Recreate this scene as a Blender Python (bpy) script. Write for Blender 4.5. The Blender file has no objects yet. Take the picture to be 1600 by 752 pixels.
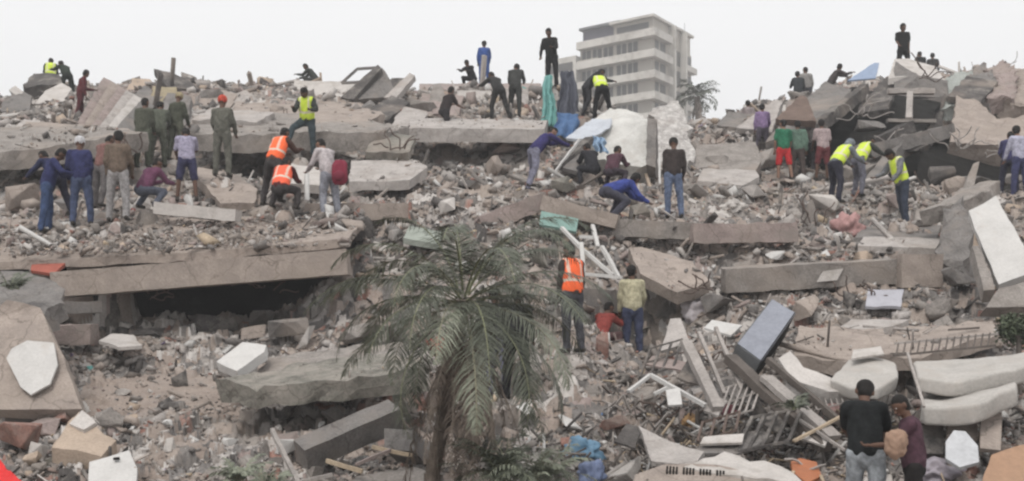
import bpy, bmesh, math, random
import numpy as np
from mathutils import Vector, Matrix, Quaternion, noise as mnoise

# ------------------------------------------------------------------ camera, sky, sun
SC = bpy.context.scene
COL = SC.collection
F = 1716.0; CZ = 2.5; HY = 500.0            # focal length in px of a 1600 px wide picture, camera height, horizon row
cam_d = bpy.data.cameras.new('camera'); cam = bpy.data.objects.new('camera', cam_d); COL.objects.link(cam)
cam.location = (0, 0, CZ); cam.rotation_euler = (math.radians(90), 0, 0)
cam_d.sensor_width = 36; cam_d.lens = 36 * F / 1600; cam_d.shift_y = (HY - 376) / 1600
cam_d.clip_end = 6000; cam_d.clip_start = 0.1
SC.camera = cam

W = bpy.data.worlds.new('World'); SC.world = W; W.use_nodes = True
nt = W.node_tree; nt.nodes.clear()
sky = nt.nodes.new('ShaderNodeTexSky'); sky.sky_type = 'NISHITA'; sky.sun_disc = False
SUN_EL, SUN_AZ = math.radians(58), math.radians(200)
sky.sun_elevation = SUN_EL; sky.sun_rotation = SUN_AZ; sky.dust_density = 4; sky.air_density = 1
bw = nt.nodes.new('ShaderNodeHueSaturation'); bw.inputs['Saturation'].default_value = 0.0
# overcast: an even pale cloud layer over the sky
cl = nt.nodes.new('ShaderNodeMixRGB'); cl.inputs[0].default_value = 0.86
tc = nt.nodes.new('ShaderNodeTexCoord'); sp = nt.nodes.new('ShaderNodeSeparateXYZ')
rmp = nt.nodes.new('ShaderNodeValToRGB')
rmp.color_ramp.elements[0].position = 0.0; rmp.color_ramp.elements[0].color = (10.6, 10.6, 10.65, 1)
rmp.color_ramp.elements[1].position = 0.5; rmp.color_ramp.elements[1].color = (9.3, 9.3, 9.4, 1)
e = rmp.color_ramp.elements.new(0.16); e.color = (10.0, 10.0, 10.05, 1)
e = rmp.color_ramp.elements.new(0.30); e.color = (9.5, 9.5, 9.55, 1)
bg = nt.nodes.new('ShaderNodeBackground'); bg.inputs[1].default_value = 0.1
out = nt.nodes.new('ShaderNodeOutputWorld')
L = nt.links.new
L(sky.outputs[0], bw.inputs['Color']); L(bw.outputs[0], cl.inputs[1])
L(tc.outputs['Generated'], sp.inputs[0]); L(sp.outputs['Z'], rmp.inputs[0]); L(rmp.outputs[0], cl.inputs[2])
L(cl.outputs[0], bg.inputs[0]); L(bg.outputs[0], out.inputs[0])

sl = bpy.data.lights.new('sun', 'SUN'); so = bpy.data.objects.new('sun', sl); COL.objects.link(so)
sl.energy = 1.35; sl.angle = math.radians(22); sl.color = (1, .94, .87)
sdir = Vector((math.sin(SUN_AZ) * math.cos(SUN_EL), math.cos(SUN_AZ) * math.cos(SUN_EL), math.sin(SUN_EL)))
so.rotation_euler = sdir.to_track_quat('Z', 'Y').to_euler()

SC.view_settings.view_transform = 'Standard'; SC.view_settings.look = 'None'
SC.view_settings.exposure = 0.32; SC.view_settings.gamma = 1.0
SC.cycles.max_bounces = 4; SC.cycles.diffuse_bounces = 2; SC.cycles.glossy_bounces = 2
SC.cycles.transparent_max_bounces = 8; SC.cycles.volume_bounces = 0
SC.cycles.pixel_filter_type = 'BLACKMAN_HARRIS'; SC.cycles.filter_width = 2.4

rnd = random.Random(7)
RS = np.random.RandomState(11)

def P(px, py, d):
    return Vector(((px - 800) * d / F, d, CZ + (HY - py) * d / F))

# ------------------------------------------------------------------ materials
def mat(name, c, var=.25, c2=None, scale=3.0, rough=.9, bump=.35, dirt=.0, dirtc=(.20, .18, .165), spec=.25, fine=28.0):
    m = bpy.data.materials.new(name); m.use_nodes = True
    t = m.node_tree; n = t.nodes; l = t.links.new
    b = n['Principled BSDF']; b.inputs['Roughness'].default_value = rough
    b.inputs['Specular IOR Level'].default_value = spec
    co = n.new('ShaderNodeTexCoord'); ge = n.new('ShaderNodeNewGeometry')
    n1 = n.new('ShaderNodeTexNoise'); n1.inputs['Scale'].default_value = scale; n1.inputs['Detail'].default_value = 9; n1.inputs['Roughness'].default_value = .65
    n2 = n.new('ShaderNodeTexNoise'); n2.inputs['Scale'].default_value = fine; n2.inputs['Detail'].default_value = 4
    l(ge.outputs['Position'], n1.inputs[0]); l(ge.outputs['Position'], n2.inputs[0])
    c2 = c2 or tuple(x * (1 - var) for x in c)
    cA = tuple(min(1, x * (1 + var * .6)) for x in c)
    r = n.new('ShaderNodeValToRGB'); r.color_ramp.elements[0].position = .33; r.color_ramp.elements[1].position = .67
    r.color_ramp.elements[0].color = (*c2, 1); r.color_ramp.elements[1].color = (*cA, 1)
    em = r.color_ramp.elements.new(.5); em.color = (*c, 1)
    l(n1.outputs[0], r.inputs[0]); last = r.outputs[0]
    mx = n.new('ShaderNodeMixRGB'); mx.blend_type = 'MULTIPLY'; mx.inputs[0].default_value = min(1, var * 2.0)
    r2 = n.new('ShaderNodeValToRGB'); r2.color_ramp.elements[0].position = .35; r2.color_ramp.elements[1].position = .62
    r2.color_ramp.elements[0].color = (.55, .55, .55, 1); r2.color_ramp.elements[1].color = (1, 1, 1, 1)
    l(n2.outputs[0], r2.inputs[0]); l(last, mx.inputs[1]); l(r2.outputs[0], mx.inputs[2]); last = mx.outputs[0]
    if dirt:
        n3 = n.new('ShaderNodeTexNoise'); n3.inputs['Scale'].default_value = scale * .6; n3.inputs['Detail'].default_value = 12; n3.inputs['Roughness'].default_value = .75
        ad = n.new('ShaderNodeVectorMath'); ad.operation = 'ADD'; ad.inputs[1].default_value = (13, 7, 3)
        l(ge.outputs['Position'], ad.inputs[0]); l(ad.outputs[0], n3.inputs[0])
        r3 = n.new('ShaderNodeValToRGB'); r3.color_ramp.elements[0].position = .56 - dirt * .2; r3.color_ramp.elements[1].position = .66 - dirt * .12
        r3.color_ramp.elements[0].color = (0, 0, 0, 1); r3.color_ramp.elements[1].color = (.85, .85, .85, 1)
        m3 = n.new('ShaderNodeMixRGB'); m3.inputs[2].default_value = (*dirtc, 1)
        l(n3.outputs[0], r3.inputs[0]); l(r3.outputs[0], m3.inputs[0]); l(last, m3.inputs[1]); last = m3.outputs[0]
    if dirt >= .3 and ('concrete' in name or 'plaster' in name):
        # hairline cracks and rusty streak stains
        nd = n.new('ShaderNodeTexNoise'); nd.inputs['Scale'].default_value = 2.5; nd.inputs['Detail'].default_value = 5
        vm = n.new('ShaderNodeVectorMath'); vm.operation = 'SCALE'; vm.inputs['Scale'].default_value = .45
        va = n.new('ShaderNodeVectorMath'); va.operation = 'ADD'
        l(ge.outputs['Position'], nd.inputs[0]); l(nd.outputs['Color'], vm.inputs[0]); l(vm.outputs[0], va.inputs[0]); l(ge.outputs['Position'], va.inputs[1])
        vo = n.new('ShaderNodeTexVoronoi'); vo.feature = 'DISTANCE_TO_EDGE'; vo.inputs['Scale'].default_value = 1.1
        l(va.outputs[0], vo.inputs['Vector'])
        rc = n.new('ShaderNodeValToRGB'); rc.color_ramp.elements[0].position = .002; rc.color_ramp.elements[1].position = .012
        rc.color_ramp.elements[0].color = (.35, .33, .31, 1); rc.color_ramp.elements[1].color = (1, 1, 1, 1)
        mc = n.new('ShaderNodeMixRGB'); mc.blend_type = 'MULTIPLY'; mc.inputs[0].default_value = .6
        l(vo.outputs['Distance'], rc.inputs[0]); l(last, mc.inputs[1]); l(rc.outputs[0], mc.inputs[2]); last = mc.outputs[0]
        n5 = n.new('ShaderNodeTexNoise'); n5.inputs['Scale'].default_value = .9; n5.inputs['Detail'].default_value = 7
        a5 = n.new('ShaderNodeVectorMath'); a5.operation = 'ADD'; a5.inputs[1].default_value = (31, 5, 17); l(ge.outputs['Position'], a5.inputs[0]); l(a5.outputs[0], n5.inputs[0])
        r5 = n.new('ShaderNodeValToRGB'); r5.color_ramp.elements[0].position = .52; r5.color_ramp.elements[1].position = .72
        r5.color_ramp.elements[0].color = (0, 0, 0, 1); r5.color_ramp.elements[1].color = (.6, .6, .6, 1)
        m5 = n.new('ShaderNodeMixRGB'); m5.inputs[2].default_value = (.31, .262, .225, 1)
        l(n5.outputs[0], r5.inputs[0]); l(r5.outputs[0], m5.inputs[0]); l(last, m5.inputs[1]); last = m5.outputs[0]
    l(last, b.inputs['Base Color'])
    if bump:
        bp = n.new('ShaderNodeBump'); bp.inputs['Strength'].default_value = bump; bp.inputs['Distance'].default_value = .03
        l(n2.outputs[0], bp.inputs['Height']); l(bp.outputs[0], b.inputs['Normal'])
    return m

M = {}
M['grey'] = mat('concrete_grey', (.295, .27, .25), .3, dirt=.35)
M['light'] = mat('concrete_light', (.43, .40, .38), .2, dirt=.3, dirtc=(.30, .27, .25))
M['tan'] = mat('concrete_tan', (.355, .303, .268), .22, dirt=.3, dirtc=(.28, .24, .215))
M['pink'] = mat('plaster_pink', (.33, .27, .252), .22, dirt=.3, dirtc=(.25, .22, .20))
M['white'] = mat('plaster_white', (.55, .54, .525), .10, dirt=.12, dirtc=(.48, .45, .42), bump=.15)
M['pale'] = mat('plaster_pale', (.52, .49, .465), .15, dirt=.25, dirtc=(.36, .33, .30))
M['dark'] = mat('concrete_dark', (.10, .092, .088), .35, dirt=.3, dirtc=(.25, .23, .21))
M['mid'] = mat('concrete_mid', (.20, .188, .18), .3, dirt=.3)
M['moss'] = mat('concrete_weathered', (.215, .205, .18), .35, dirt=.45, dirtc=(.30, .275, .245))
M['brick'] = mat('brick_red', (.29, .165, .135), .3, dirt=.35, dirtc=(.34, .28, .25))
M['dirt'] = mat('dust_dirt', (.325, .27, .235), .22, scale=1.6, dirt=.3, dirtc=(.29, .25, .225))
M['sand'] = mat('dust_sand', (.43, .345, .275), .18, scale=1.6)
M['steel'] = mat('rusty_steel', (.13, .095, .08), .3, rough=.7, bump=.1)
M['wood'] = mat('wood_pale', (.46, .37, .27), .25, rough=.75, bump=.1)
M['woodd'] = mat('wood_dark', (.13, .112, .10), .25, rough=.75, bump=.1)
M['woodg'] = mat('wood_grey', (.36, .33, .31), .25, rough=.75, bump=.1)
M['whiteframe'] = mat('white_painted_wood', (.56, .55, .535), .12, rough=.6, bump=.05)
M['void'] = mat('sooty_concrete', (.016, .015, .014), .5, scale=1.2, dirt=.2, dirtc=(.04, .037, .034))  # near-black: the shade of hollows and openings is put into the colour

def plain(name, c, rough=.8, var=.12, scale=6, bump=.1, spec=.3):
    return mat(name, c, var, scale=scale, rough=rough, bump=bump, spec=spec, fine=20)

# ------------------------------------------------------------------ object helpers
def link_mesh(name, me, m, parent=None):
    o = bpy.data.objects.new(name, me); COL.objects.link(o)
    if m is not None:
        for k in (m if isinstance(m, (list, tuple)) else [m]): me.materials.append(k)
    if parent: o.parent = parent
    return o

def tag(o, label=None, cat=None, group=None, kind=None):
    if label: o['label'] = label
    if cat: o['category'] = cat
    if group: o['group'] = group
    if kind: o['kind'] = kind
    return o

def empty(name, loc, rz=0):
    o = bpy.data.objects.new(name, None); COL.objects.link(o); o.location = loc; o.rotation_euler = (0, 0, rz)
    o.empty_display_size = .1
    return o

def pymesh(name, V, Fc, m, parent=None, smooth=False, mi=None):
    me = bpy.data.meshes.new(name); me.from_pydata([tuple(v) for v in V], [], Fc)
    if mi is not None: me.polygons.foreach_set('material_index', mi)
    if smooth: me.polygons.foreach_set('use_smooth', [True] * len(me.polygons))
    me.update()
    return link_mesh(name, me, m, parent)

def bm_obj(name, bm, m, parent=None, smooth=False):
    me = bpy.data.meshes.new(name); bm.to_mesh(me); bm.free()
    if smooth: me.polygons.foreach_set('use_smooth', [True] * len(me.polygons))
    return link_mesh(name, me, m, parent)

# ------------------------------------------------------------------ numpy noise
def hsh(ix, iy, s):
    n = (ix.astype(np.int64) * 374761393 + iy.astype(np.int64) * 668265263 + s * 974634777) & 0x7fffffff
    n = ((n ^ (n >> 13)) * 1274126177) & 0x7fffffff
    n = ((n ^ (n >> 15)) * 461845907) & 0x7fffffff
    return ((n ^ (n >> 16)) & 0xffffff) / float(0xffffff)

def vnoise(x, y, s):
    ix, iy = np.floor(x), np.floor(y); fx, fy = x - ix, y - iy
    fx = fx * fx * (3 - 2 * fx); fy = fy * fy * (3 - 2 * fy)
    a, b = hsh(ix, iy, s), hsh(ix + 1, iy, s); c, d = hsh(ix, iy + 1, s), hsh(ix + 1, iy + 1, s)
    return (a * (1 - fx) + b * fx) * (1 - fy) + (c * (1 - fx) + d * fx) * fy - .5

def plates(x, y, s, tilt=.6):
    """broken plates: every cell of a jittered grid is a tilted facet of its own; returns height and the cell's random id"""
    ix, iy = np.floor(x), np.floor(y)
    best = np.full(x.shape, 1e9); h = np.zeros(x.shape); cid = np.zeros(x.shape)
    for dx in (-1, 0, 1):
        for dy in (-1, 0, 1):
            cx, cy = ix + dx, iy + dy
            jx, jy = cx + hsh(cx, cy, s), cy + hsh(cx, cy, s + 1)
            ox, oy = x - jx, y - jy
            k = .7 + .9 * hsh(cx, cy, s + 6)
            dd = (np.abs(ox) * k + np.abs(oy) / k)
            u = hsh(cx, cy, s + 2); tx = (hsh(cx, cy, s + 3) - .5) * 2; ty = (hsh(cx, cy, s + 4) - .5) * 2
            hh = (u - .5) + tilt * (tx * ox + ty * oy)
            mk = dd < best
            best = np.where(mk, dd, best); h = np.where(mk, hh, h); cid = np.where(mk, hsh(cx, cy, s + 5), cid)
    return h, cid

# ------------------------------------------------------------------ the mound: picture row of the surface at each depth, per column
DK = [8, 10, 12, 14, 16, 18, 19.5, 21, 22.4, 22.9, 24, 26, 28, 31, 34, 37, 40, 43, 48, 56, 70, 95]
TAB = {
 -400: [1010, 905, 820, 735, 665, 605, 550, 530, 505, 370, 335, 300, 262, 230, 200, 178, 160, 165, 210, 300, 430, 560],
    0: [1010, 905, 820, 735, 665, 600, 548, 530, 505, 358, 335, 300, 262, 225, 200, 178, 160, 162, 210, 300, 430, 560],
  150: [1010, 905, 815, 730, 655, 590, 548, 525, 500, 350, 330, 295, 258, 222, 190, 160, 138, 140, 200, 300, 430, 560],
  300: [1010, 905, 815, 725, 650, 592, 548, 520, 488, 350, 325, 292, 286, 282, 200, 162, 140, 142, 200, 300, 430, 560],
  450: [1010, 905, 815, 728, 660, 600, 545, 500, 470, 345, 318, 298, 290, 286, 205, 160, 140, 142, 200, 300, 430, 560],
  570: [1010, 905, 815, 730, 670, 600, 540, 470, 395, 365, 330, 310, 290, 282, 210, 165, 142, 145, 200, 300, 430, 560],
  750: [1010, 905, 810, 730, 665, 600, 530, 450, 385, 360, 325, 294, 276, 268, 216, 175, 145, 145, 200, 300, 430, 560],
  900: [1010, 905, 810, 735, 655, 580, 530, 460, 390, 368, 345, 300, 275, 245, 215, 185, 160, 165, 220, 300, 430, 560],
 1030: [1010, 905, 815, 740, 680, 625, 590, 550, 440, 405, 362, 312, 285, 255, 232, 215, 200, 205, 240, 300, 430, 560],
 1110: [1010, 905, 815, 735, 670, 600, 535, 475, 415, 395, 362, 322, 300, 262, 235, 212, 195, 200, 240, 300, 430, 560],
 1200: [1010, 905, 820, 735, 650, 570, 520, 470, 410, 390, 362, 328, 308, 285, 240, 195, 165, 168, 215, 300, 430, 560],
 1350: [1010, 905, 825, 710, 630, 545, 500, 450, 405, 390, 358, 325, 305, 290, 272, 235, 140, 122, 180, 300, 430, 560],
 1480: [1010, 905, 825, 705, 630, 540, 490, 445, 408, 385, 352, 322, 305, 298, 290, 250, 140, 118, 180, 300, 430, 560],
 1600: [1010, 905, 820, 700, 625, 540, 500, 465, 425, 390, 355, 325, 308, 300, 292, 250, 135, 112, 180, 300, 430, 560],
 2000: [1010, 905, 820, 700, 625, 540, 500, 465, 425, 390, 355, 325, 308, 300, 285, 240, 135, 115, 180, 300, 430, 560]}
PXK = np.array(sorted(TAB)); TABA = np.array([TAB[k] for k in sorted(TAB)], float)
PADS = []
def base_z(x, y):
    x = np.asarray(x, float); y = np.asarray(y, float)
    px = np.clip(800 + F * x / y, PXK[0], PXK[-1] - 1e-3)
    i = np.clip(np.searchsorted(PXK, px, side='right') - 1, 0, len(PXK) - 2)
    t = (px - PXK[i]) / (PXK[i + 1] - PXK[i]); t = t * t * (3 - 2 * t)
    d = np.clip(y, DK[0], DK[-1] - 1e-3); D = np.array(DK)
    j = np.clip(np.searchsorted(D, d, side='right') - 1, 0, len(D) - 2)
    s = (d - D[j]) / (D[j + 1] - D[j])
    py = (TABA[i, j] * (1 - s) + TABA[i, j + 1] * s) * (1 - t) + (TABA[i + 1, j] * (1 - s) + TABA[i + 1, j + 1] * s) * t
    return CZ + (HY - py) * y / F

def smoothmask(x, y):
    px = 800 + F * x / y
    m = np.exp(-(((px - 270) / 170) ** 2 + ((y - 17.2) / 1.6) ** 2) ** 1.5)
    m2 = np.exp(-(((px - 330) / 90) ** 2 + ((y - 23.0) / .7) ** 2) ** 1.5) * .6
    return np.maximum(m, m2)

def T(x, y, want_id=False, pads=True):
    x = np.asarray(x, float); y = np.asarray(y, float)
    z = base_z(x, y)
    a, b = x * .8 + y * .6, -x * .6 + y * .8
    k = 1 - .85 * smoothmask(x, y)
    h1, i1 = plates(a / 1.5, b / 1.3, 3, .5)
    h2, i2 = plates(a / .55 + .3 * h1, b / .5, 31, .8)
    h3, i3 = plates(x / .23, y / .2, 57, .9)
    h4, i4 = plates(x / .11, y / .1, 77, .9)
    z = z + k * (.22 * h1 + .15 * h2 + .085 * h3) + (.25 + .75 * k) * .04 * h4 + .25 * vnoise(x / 3, y / 3, 5)
    if pads and PADS:
        for (X, Y, Z, r) in PADS:
            q = ((x - X) ** 2 + (y - Y) ** 2) / (r * r)
            w = np.exp(-q * q); z = z * (1 - w) + Z * w
    if want_id: return z, k, i1, i2, i3, i4
    return z

def hit(px, py, d0=9.0, d1=60.0):
    d = np.arange(d0, d1, .04)
    z = T((px - 800) * d / F, d, pads=False); zr = CZ + (HY - py) * d / F
    i = np.argmax(z >= zr)
    return float(d[i]) if z[i] >= zr[i] else 40.0
# ------------------------------------------------------------------ shapes
def rock_bm(bm, c, size, seed, flat=.6, n=14, rot=None):
    r = random.Random(seed); vs = []
    for i in range(n):
        v = Vector((r.gauss(0, 1), r.gauss(0, 1), r.gauss(0, 1))).normalized()
        v = Vector((max(-.62, min(.62, v.x)), max(-.62, min(.62, v.y)), max(-.62, min(.62, v.z))))
        v = Vector((v.x * size[0], v.y * size[1], v.z * size[2]))
        vs.append(v)
    q = rot or Quaternion((r.gauss(0, 1), r.gauss(0, .4), r.gauss(0, .4), r.gauss(0, 1))).normalized()
    t = bmesh.new()
    for v in vs: t.verts.new(q @ v)
    g = bmesh.ops.convex_hull(t, input=t.verts)
    bmesh.ops.delete(t, geom=[e for e in t.verts if not e.link_faces], context='VERTS')
    bmesh.ops.bevel(t, geom=t.edges[:], offset=min(size) * .035, segments=1, affect='EDGES')
    bmesh.ops.translate(t, verts=t.verts, vec=c)
    me = bpy.data.meshes.new('tmp'); t.to_mesh(me); t.free(); bm.from_mesh(me); bpy.data.meshes.remove(me)

def roughen(bm, amp, scale=3.0, seed=0, cuts=0, maxlen=.3):
    """split long edges, then push every corner about so that edges look broken"""
    for _ in range(6):
        es = [e for e in bm.edges if e.calc_length() > maxlen]
        if not es: break
        bmesh.ops.subdivide_edges(bm, edges=es, cuts=1, use_grid_fill=True, smooth=0)
        bmesh.ops.triangulate(bm, faces=[f for f in bm.faces if len(f.verts) > 4])
    off = Vector((seed * 3.1, seed * 1.7, seed * .9))
    sharp = set()
    for e in bm.edges:
        if len(e.link_faces) == 2 and e.calc_face_angle(0) > .6: sharp.add(e.verts[0]); sharp.add(e.verts[1])
    for v in bm.verts:
        a = amp * (1.6 if v in sharp else .45)
        p = v.co
        n = mnoise.noise_vector(p * scale + off) + .6 * mnoise.noise_vector(p * scale * 3.7 + off)
        v.co = p + n * a
    bmesh.ops.recalc_face_normals(bm, faces=bm.faces)

def prism_bm(front, ext):
    bm = bmesh.new()
    a = [bm.verts.new(p) for p in front]; b = [bm.verts.new(p + ext) for p in front]
    n = len(a); bm.faces.new(a); bm.faces.new(b[::-1])
    for i in range(n): bm.faces.new((a[i], b[i], b[(i + 1) % n], a[(i + 1) % n])[::-1])
    bmesh.ops.recalc_face_normals(bm, faces=bm.faces)
    if n > 4: bmesh.ops.triangulate(bm, faces=[f for f in bm.faces if len(f.verts) > 4])
    return bm

SEED = [0]
def plate(name, pts, th, m, amp=.02, parent=None, ext=None, maxlen=.28, scale=3):
    """pts: (px, py, d) corners of the face towards the camera; th metres of thickness away from it"""
    SEED[0] += 1
    w = [P(*p) for p in pts]
    if ext is None:
        nrm = Vector((0, 0, 0))
        for i in range(len(w)): nrm += w[i].cross(w[(i + 1) % len(w)])
        nrm.normalize()
        c = sum(w, Vector()) / len(w)
        if nrm.dot(c - Vector((0, 0, CZ))) < 0: nrm = -nrm
        ext = nrm * th
    else: ext = Vector(ext) * th
    bm = prism_bm(w, ext)
    size = max((w[i] - w[(i + 1) % len(w)]).length for i in range(len(w)))
    if amp: roughen(bm, amp, scale, SEED[0], maxlen=max(maxlen, size / 26))
    return bm_obj(name, bm, M[m] if isinstance(m, str) else m, parent)

def beam(name, a, b, w, h, m, amp=.015, roll=0, parent=None, maxlen=.25):
    """bar from a to b, both (px, py, d) or vectors; w across, h high"""
    SEED[0] += 1
    a = P(*a) if not isinstance(a, Vector) else a; b = P(*b) if not isinstance(b, Vector) else b
    d = (b - a).normalized(); up = Vector((0, 0, 1)) if abs(d.z) < .93 else Vector((0, 1, 0))
    s = d.cross(up).normalized(); u = s.cross(d)
    q = Quaternion(d, roll); s = q @ s; u = q @ u
    f = [a - s * w / 2 - u * h / 2, a + s * w / 2 - u * h / 2, a + s * w / 2 + u * h / 2, a - s * w / 2 + u * h / 2]
    bm = prism_bm(f, b - a)
    if amp: roughen(bm, amp, 3.5, SEED[0], maxlen=maxlen)
    return bm_obj(name, bm, M[m] if isinstance(m, str) else m, parent)

def tube_bm(bm, pts, r, seg=6, r1=None, cap=True):
    pts = [Vector(p) for p in pts]; rings = []
    for i, p in enumerate(pts):
        t = (pts[min(i + 1, len(pts) - 1)] - pts[max(i - 1, 0)]).normalized()
        s = t.cross(Vector((0, 0, 1)) if abs(t.z) < .9 else Vector((1, 0, 0))).normalized(); u = s.cross(t)
        rr = r if r1 is None else r + (r1 - r) * i / (len(pts) - 1)
        rings.append([bm.verts.new(p + (s * math.cos(2 * math.pi * k / seg) + u * math.sin(2 * math.pi * k / seg)) * rr) for k in range(seg)])
    for A, B in zip(rings, rings[1:]):
        for k in range(seg): bm.faces.new((A[k], A[(k + 1) % seg], B[(k + 1) % seg], B[k]))
    if cap: bm.faces.new(rings[0][::-1]); bm.faces.new(rings[-1])

def wires(name, ends, r, m, seed=1, parent=None, wob=.12, n=9):
    """bent bars: list of (a, b) vectors"""
    rr = random.Random(seed); bm = bmesh.new()
    for a, b in ends:
        ph = [rr.uniform(0, 6.28) for _ in range(3)]; L_ = (b - a).length
        pts = []
        for i in range(n):
            t = i / (n - 1); k = math.sin(math.pi * t) * L_ * wob
            pts.append(a.lerp(b, t) + Vector((math.sin(ph[0] + 3 * t), math.sin(ph[1] + 4 * t), math.sin(ph[2] + 3.5 * t))) * k)
        tube_bm(bm, pts, r, 5)
    return bm_obj(name, bm, M[m] if isinstance(m, str) else m, parent, smooth=True)

# ------------------------------------------------------------------ people
def cap_geo(p0, p1, r0, r1, V, Fc, seg=12, sq=None):
    """closed tapered capsule; sq = (axis vector, factor) widens it along that axis"""
    p0, p1 = Vector(p0), Vector(p1); d = p1 - p0; L_ = d.length
    d = d.normalized() if L_ > 1e-6 else Vector((0, 0, 1))
    s = d.cross(Vector((0, 1, 0)) if abs(d.y) < .9 else Vector((1, 0, 0))).normalized(); u = s.cross(d)
    prof = []
    for k in range(5): a = math.pi / 2 * k / 4; prof.append((-r0 * math.cos(a), r0 * math.sin(a)))
    for k in range(5): a = math.pi / 2 * k / 4; prof.append((L_ + r1 * math.sin(a), r1 * math.cos(a)))
    base = len(V)
    for h, r in prof:
        r = max(r, 1e-4)
        for k in range(seg):
            a = 2 * math.pi * k / seg
            o = (s * math.cos(a) + u * math.sin(a)) * r
            if sq: o = o + sq[0] * (o.dot(sq[0]) * (sq[1] - 1))
            V.append(p0 + d * h + o)
    n = len(prof)
    for i in range(n - 1):
        for k in range(seg):
            Fc.append((base + i * seg + k, base + i * seg + (k + 1) % seg, base + (i + 1) * seg + (k + 1) % seg, base + (i + 1) * seg + k))
    Fc.append(tuple(base + k for k in range(seg))[::-1]); Fc.append(tuple(base + (n - 1) * seg + k for k in range(seg)))

def fuse(name, caps, voxel, fold=0, smooth=2):
    V, Fc = [], []
    for c in caps: cap_geo(*c[:4], V, Fc, sq=c[4] if len(c) > 4 else None)
    me = bpy.data.meshes.new('raw'); me.from_pydata([tuple(v) for v in V], [], Fc)
    o = bpy.data.objects.new('raw', me); COL.objects.link(o)
    r = o.modifiers.new('r', 'REMESH'); r.mode = 'VOXEL'; r.voxel_size = voxel; r.use_smooth_shade = True
    s = o.modifiers.new('s', 'SMOOTH'); s.iterations = smooth; s.factor = .5
    dg = bpy.context.evaluated_depsgraph_get()
    m2 = bpy.data.meshes.new_from_object(o.evaluated_get(dg)); m2.name = name
    bpy.data.objects.remove(o); bpy.data.meshes.remove(me)
    if fold:
        n = len(m2.vertices); co = np.empty(n * 3); m2.vertices.foreach_get('co', co); co = co.reshape(-1, 3)
        no = np.empty(n * 3); m2.vertices.foreach_get('normal', no); no = no.reshape(-1, 3)
        sd = RS.uniform(0, 9, 3)
        w = np.sin(co[:, 2] * 31 + 3 * np.sin(co[:, 0] * 17 + sd[0]) + sd[1]) * .5 + np.sin(co[:, 0] * 37 + co[:, 2] * 19 + sd[2]) * .5
        co += no * (w * fold)[:, None]; m2.vertices.foreach_set('co', co.ravel())
    m2.polygons.foreach_set('use_smooth', [True] * len(m2.polygons))
    m2.update()
    return m2

SKIN = {'d': plain('skin_dark', (.115, .062, .042), .55, .1), 'm': plain('skin_brown', (.24, .14, .10), .55, .1)}
HAIR = plain('hair_black', (.014, .012, .011), .85, .2); EYE = plain('eye_white', (.55, .52, .5), .3, .02); PUP = plain('eye_dark', (.02, .015, .012), .3, .02)
LIP = plain('lip', (.17, .075, .06), .5, .05)
CLOTH = {}
def cloth(c, name='cloth'):
    k = tuple(round(x, 3) for x in c)
    if k not in CLOTH: CLOTH[k] = plain('woven_' + name, c, .92, .3, scale=5, bump=.15, spec=.15)
    return CLOTH[k]
def vest_mat(name, c):
    m = plain(name, c, .6, .1); t = m.node_tree; n = t.nodes; b = n['Principled BSDF']
    src = b.inputs['Base Color'].links[0].from_socket
    at = n.new('ShaderNodeAttribute'); at.attribute_name = 'stripe'
    mx = n.new('ShaderNodeMixRGB'); mx.inputs[2].default_value = (.66, .60, .50, 1)
    t.links.new(at.outputs['Fac'], mx.inputs[0]); t.links.new(src, mx.inputs[1]); t.links.new(mx.outputs[0], b.inputs['Base Color'])
    return m
VEST = {'yellow': vest_mat('vest_yellow', (.62, .78, .07)), 'orange': vest_mat('vest_orange', (.95, .155, .045)), 'red': vest_mat('vest_red_orange', (.85, .13, .06))}

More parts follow.
